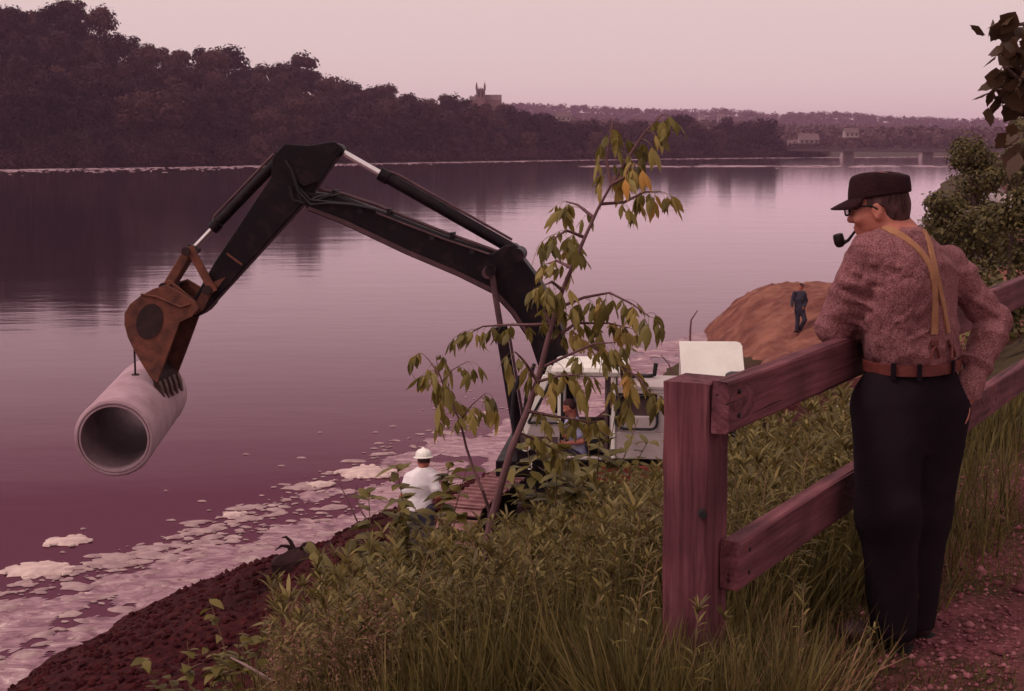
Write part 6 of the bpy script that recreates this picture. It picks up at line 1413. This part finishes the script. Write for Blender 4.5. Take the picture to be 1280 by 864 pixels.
# broad-leaved plants at the brow
def broad_plant(px, py, d, H, n, ll, lw, label, seed, spread=.25):
    global rng
    keep = rng; rng = np.random.default_rng(seed); r = rng; p = P(px, py, d); p[2] = gz(p[0], p[1]); t = thing('broadleaf_plant', label, 'plant', p)
    ns = 7; m = MB(); B = []; D = []
    for i in range(ns):
        q = i * 2.4; e = np.array([math.cos(q) * spread * r.uniform(.4, 1), math.sin(q) * spread * r.uniform(.4, 1), H * r.uniform(.7, 1.0)]); c = e * .5 + np.array([0, 0, H * .12]); m.tube([p, p + c, p + e], [.005, .004, .002], 5)
        for k in range(n // ns):
            s = r.uniform(.3, 1); a = (c * s * 2 if s < .5 else c + (e - c) * (s * 2 - 1)) + p; B.append(a); w = r.uniform(0, 6.28); D.append((math.cos(w), math.sin(w), r.uniform(-.1, .7)))
    m.build('stem', M['weed_stem'], t, True); n = len(B)
    V, F = blades(np.array(B), np.array(D), r.uniform(.7, 1.25, n) * ll, r.uniform(.8, 1.2, n) * lw, r.uniform(.2, .6, n), (.15, .9, 1.0, .6, .05)); link('foliage', new_mesh('foliage', V, F), M['broad_leaf'], t); rng = keep
broad_plant(470, 748, 7.6, 1.02, 230, .12, .055, 'bushy broad-leaved plant below the worker in the white T-shirt', 51, .42)
broad_plant(240, 850, 7.0, .85, 150, .085, .045, 'small broad-leaved plant at the bottom edge on the red soil', 52, .26)
broad_plant(305, 850, 6.7, .75, 100, .085, .045, 'smaller broad-leaved plant beside the pale stick on the red soil', 53, .26)
broad_plant(690, 700, 7.4, 1.12, 170, .13, .06, 'broad-leaved plant below the cab right of the sapling foot', 54, .36)
broad_plant(742, 690, 8.2, 1.1, 150, .12, .05, 'leafy plant before the excavator tracks', 55, .34)
broad_plant(528, 745, 7.4, 1.10, 210, .12, .05, 'leafy plant between the worker and the sapling foot', 56, .28)
broad_plant(1180, 420, 9.5, 1.0, 60, .11, .055, 'dark-leaved plant just behind the shoulder of the man in suspenders', 57, .3)
broad_plant(12, 860, 9.0, .5, 30, .09, .05, 'dark leafy sprig at the bottom left corner', 58, .18)

# stump with roots, bare twigs, stick
def stump():
    c = on_water(372, 700); c = np.array([P(372, 690, 22.5)[0], P(372, 690, 22.5)[1], 0]); c[2] = gz(c[0], c[1])
    t = thing('root_stump', 'dark uprooted stump with bare roots at the edge of the red soil', 'stump', c); m = MB()
    tz = P(375, 668, 22.5)[2]; h = max(.35, tz - c[2]); rr_ = random.Random(3); rgs = [[c + np.array([math.cos(q) * r * rr_.uniform(.75, 1.2), math.sin(q) * r * rr_.uniform(.75, 1.2), z * h + rr_.uniform(-.03, .03)]) for q in np.linspace(0, 6.283, 13)[:-1]] for z, r in ((-.5, .42), (.0, .38), (.2, .30), (.36, .22), (.46, .13), (.5, .03))]; m.rings(rgs); m.build('trunk', M['root'], t, False)
    for x, y, b in ((344, 688, .1), (352, 672, .05), (396, 682, 0)):
        e = P(x, y, 22.4 + b); a = c + [-.02, 0, h * .3]; m = MB(); m.tube([a, a * .6 + e * .4 + [0, 0, .10], a * .3 + e * .7 + [0, 0, .09], e], [.04, .032, .022, .008], 7); m.build('root', M['root'], t, True)
stump()
def twig(label, pts, d, r, m='twig'):
    b = P(*pts[0], d); mb = MB(); mb.tube([P(x, y, d) for x, y in pts], list(np.linspace(r, r * .4, len(pts))), 6); tag(mb.build('bare_twig', M[m], None, True, base=b), label, 'twig')
twig('bare twig sticking up beside the white box', [(862, 445), (863, 410), (864, 400), (872, 388)], 31, .03)
twig('thin bare twig leaning over the scum near the stump', [(448, 655), (436, 628), (428, 612), (424, 604)], 9, .006)
twig('second bare twig over the scum, left of the white T-shirt', [(466, 660), (452, 640), (444, 622), (446, 606)], 9, .006)
twig('pale dead stick lying among plants at the bottom edge', [(340, 852), (318, 838), (300, 828), (288, 822)], 5.6, .008, 'stick')
twig('bent bare twig left of the white box', [(842, 470), (836, 455), (826, 444)], 30, .02)
# small flowers in the slope beyond the fence
fl = MB(); fr = MB()
for x, y, d in ((975, 497, 13), (983, 496, 13), (994, 492, 13), (1000, 494, 13), (990, 498, 12.6), (918, 519, 12), (924, 517, 12), (1062, 502, 12), (1046, 514, 11.5)):
    p = P(x, y, d)
    for _ in range(4): fl.tube([p + rng.normal(0, .02, 3), p + rng.normal(0, .02, 3) + [0, 0, .012]], .016, 6)
tag(fl.build('white_blossoms', M['flower_white']), 'small white blossoms on the slope behind the top rail', None, None, 'stuff')
for x, y, d in ((942, 608, 8), (987, 601, 8), (1014, 576, 8), (990, 556, 8.5), (726, 648, 6.5)):
    p = P(x, y, d)
    for _ in range(4): fr.tube([p + rng.normal(0, .014, 3), p + rng.normal(0, .012, 3) + [0, 0, .01]], .010, 6)
tag(fr.build('orange_blossoms', M['flower_red']), 'small orange blossoms in the weeds behind the fence', None, None, 'stuff')

# ------------------------------------------------------------------ haze
hz_m = bpy.data.materials.new('haze'); hz_m.use_nodes = True; nt = hz_m.node_tree; nt.nodes.clear()
ho = nt.nodes.new('ShaderNodeOutputMaterial'); pv = nt.nodes.new('ShaderNodeVolumePrincipled'); pv.inputs['Color'].default_value = (.97, .57, .86, 1); pv.inputs['Density'].default_value = .00016; pv.inputs['Anisotropy'].default_value = .0
nt.links.new(pv.outputs[0], ho.inputs['Volume'])
hb = MB(); hb.box((0, 1700, 32), (6000, 4600, 100)); hzo = hb.build('haze', hz_m); tag(hzo, 'thin summer haze over the river', None, None, 'stuff')
# a few leafy weeds standing round the near post's foot
for i, (x, y, k, sc) in enumerate(((.30, 3.95, 1, .8), (.48, 3.80, 4, .62), (.66, 3.82, 6, .66), (.82, 3.92, 3, .7), (.40, 4.15, 7, .75), (.98, 4.02, 0, .6), (.22, 4.3, 2, .9))):
    t = thing('weed_plant', 'narrow-leaved green weed close in front of the near post foot', 'weed', (x, y, gz(x, y) - .01), 'weeds at the near post foot'); t.scale = (sc,) * 3; t.rotation_euler = (.1 * math.sin(i), .1 * math.cos(i * 2), i * 1.7)
    for nm, me in (('stem', WEEDS[k][0]), ('foliage', WEEDS[k][1])):
        o = bpy.data.objects.new(nm, me); col.objects.link(o); o.parent = t
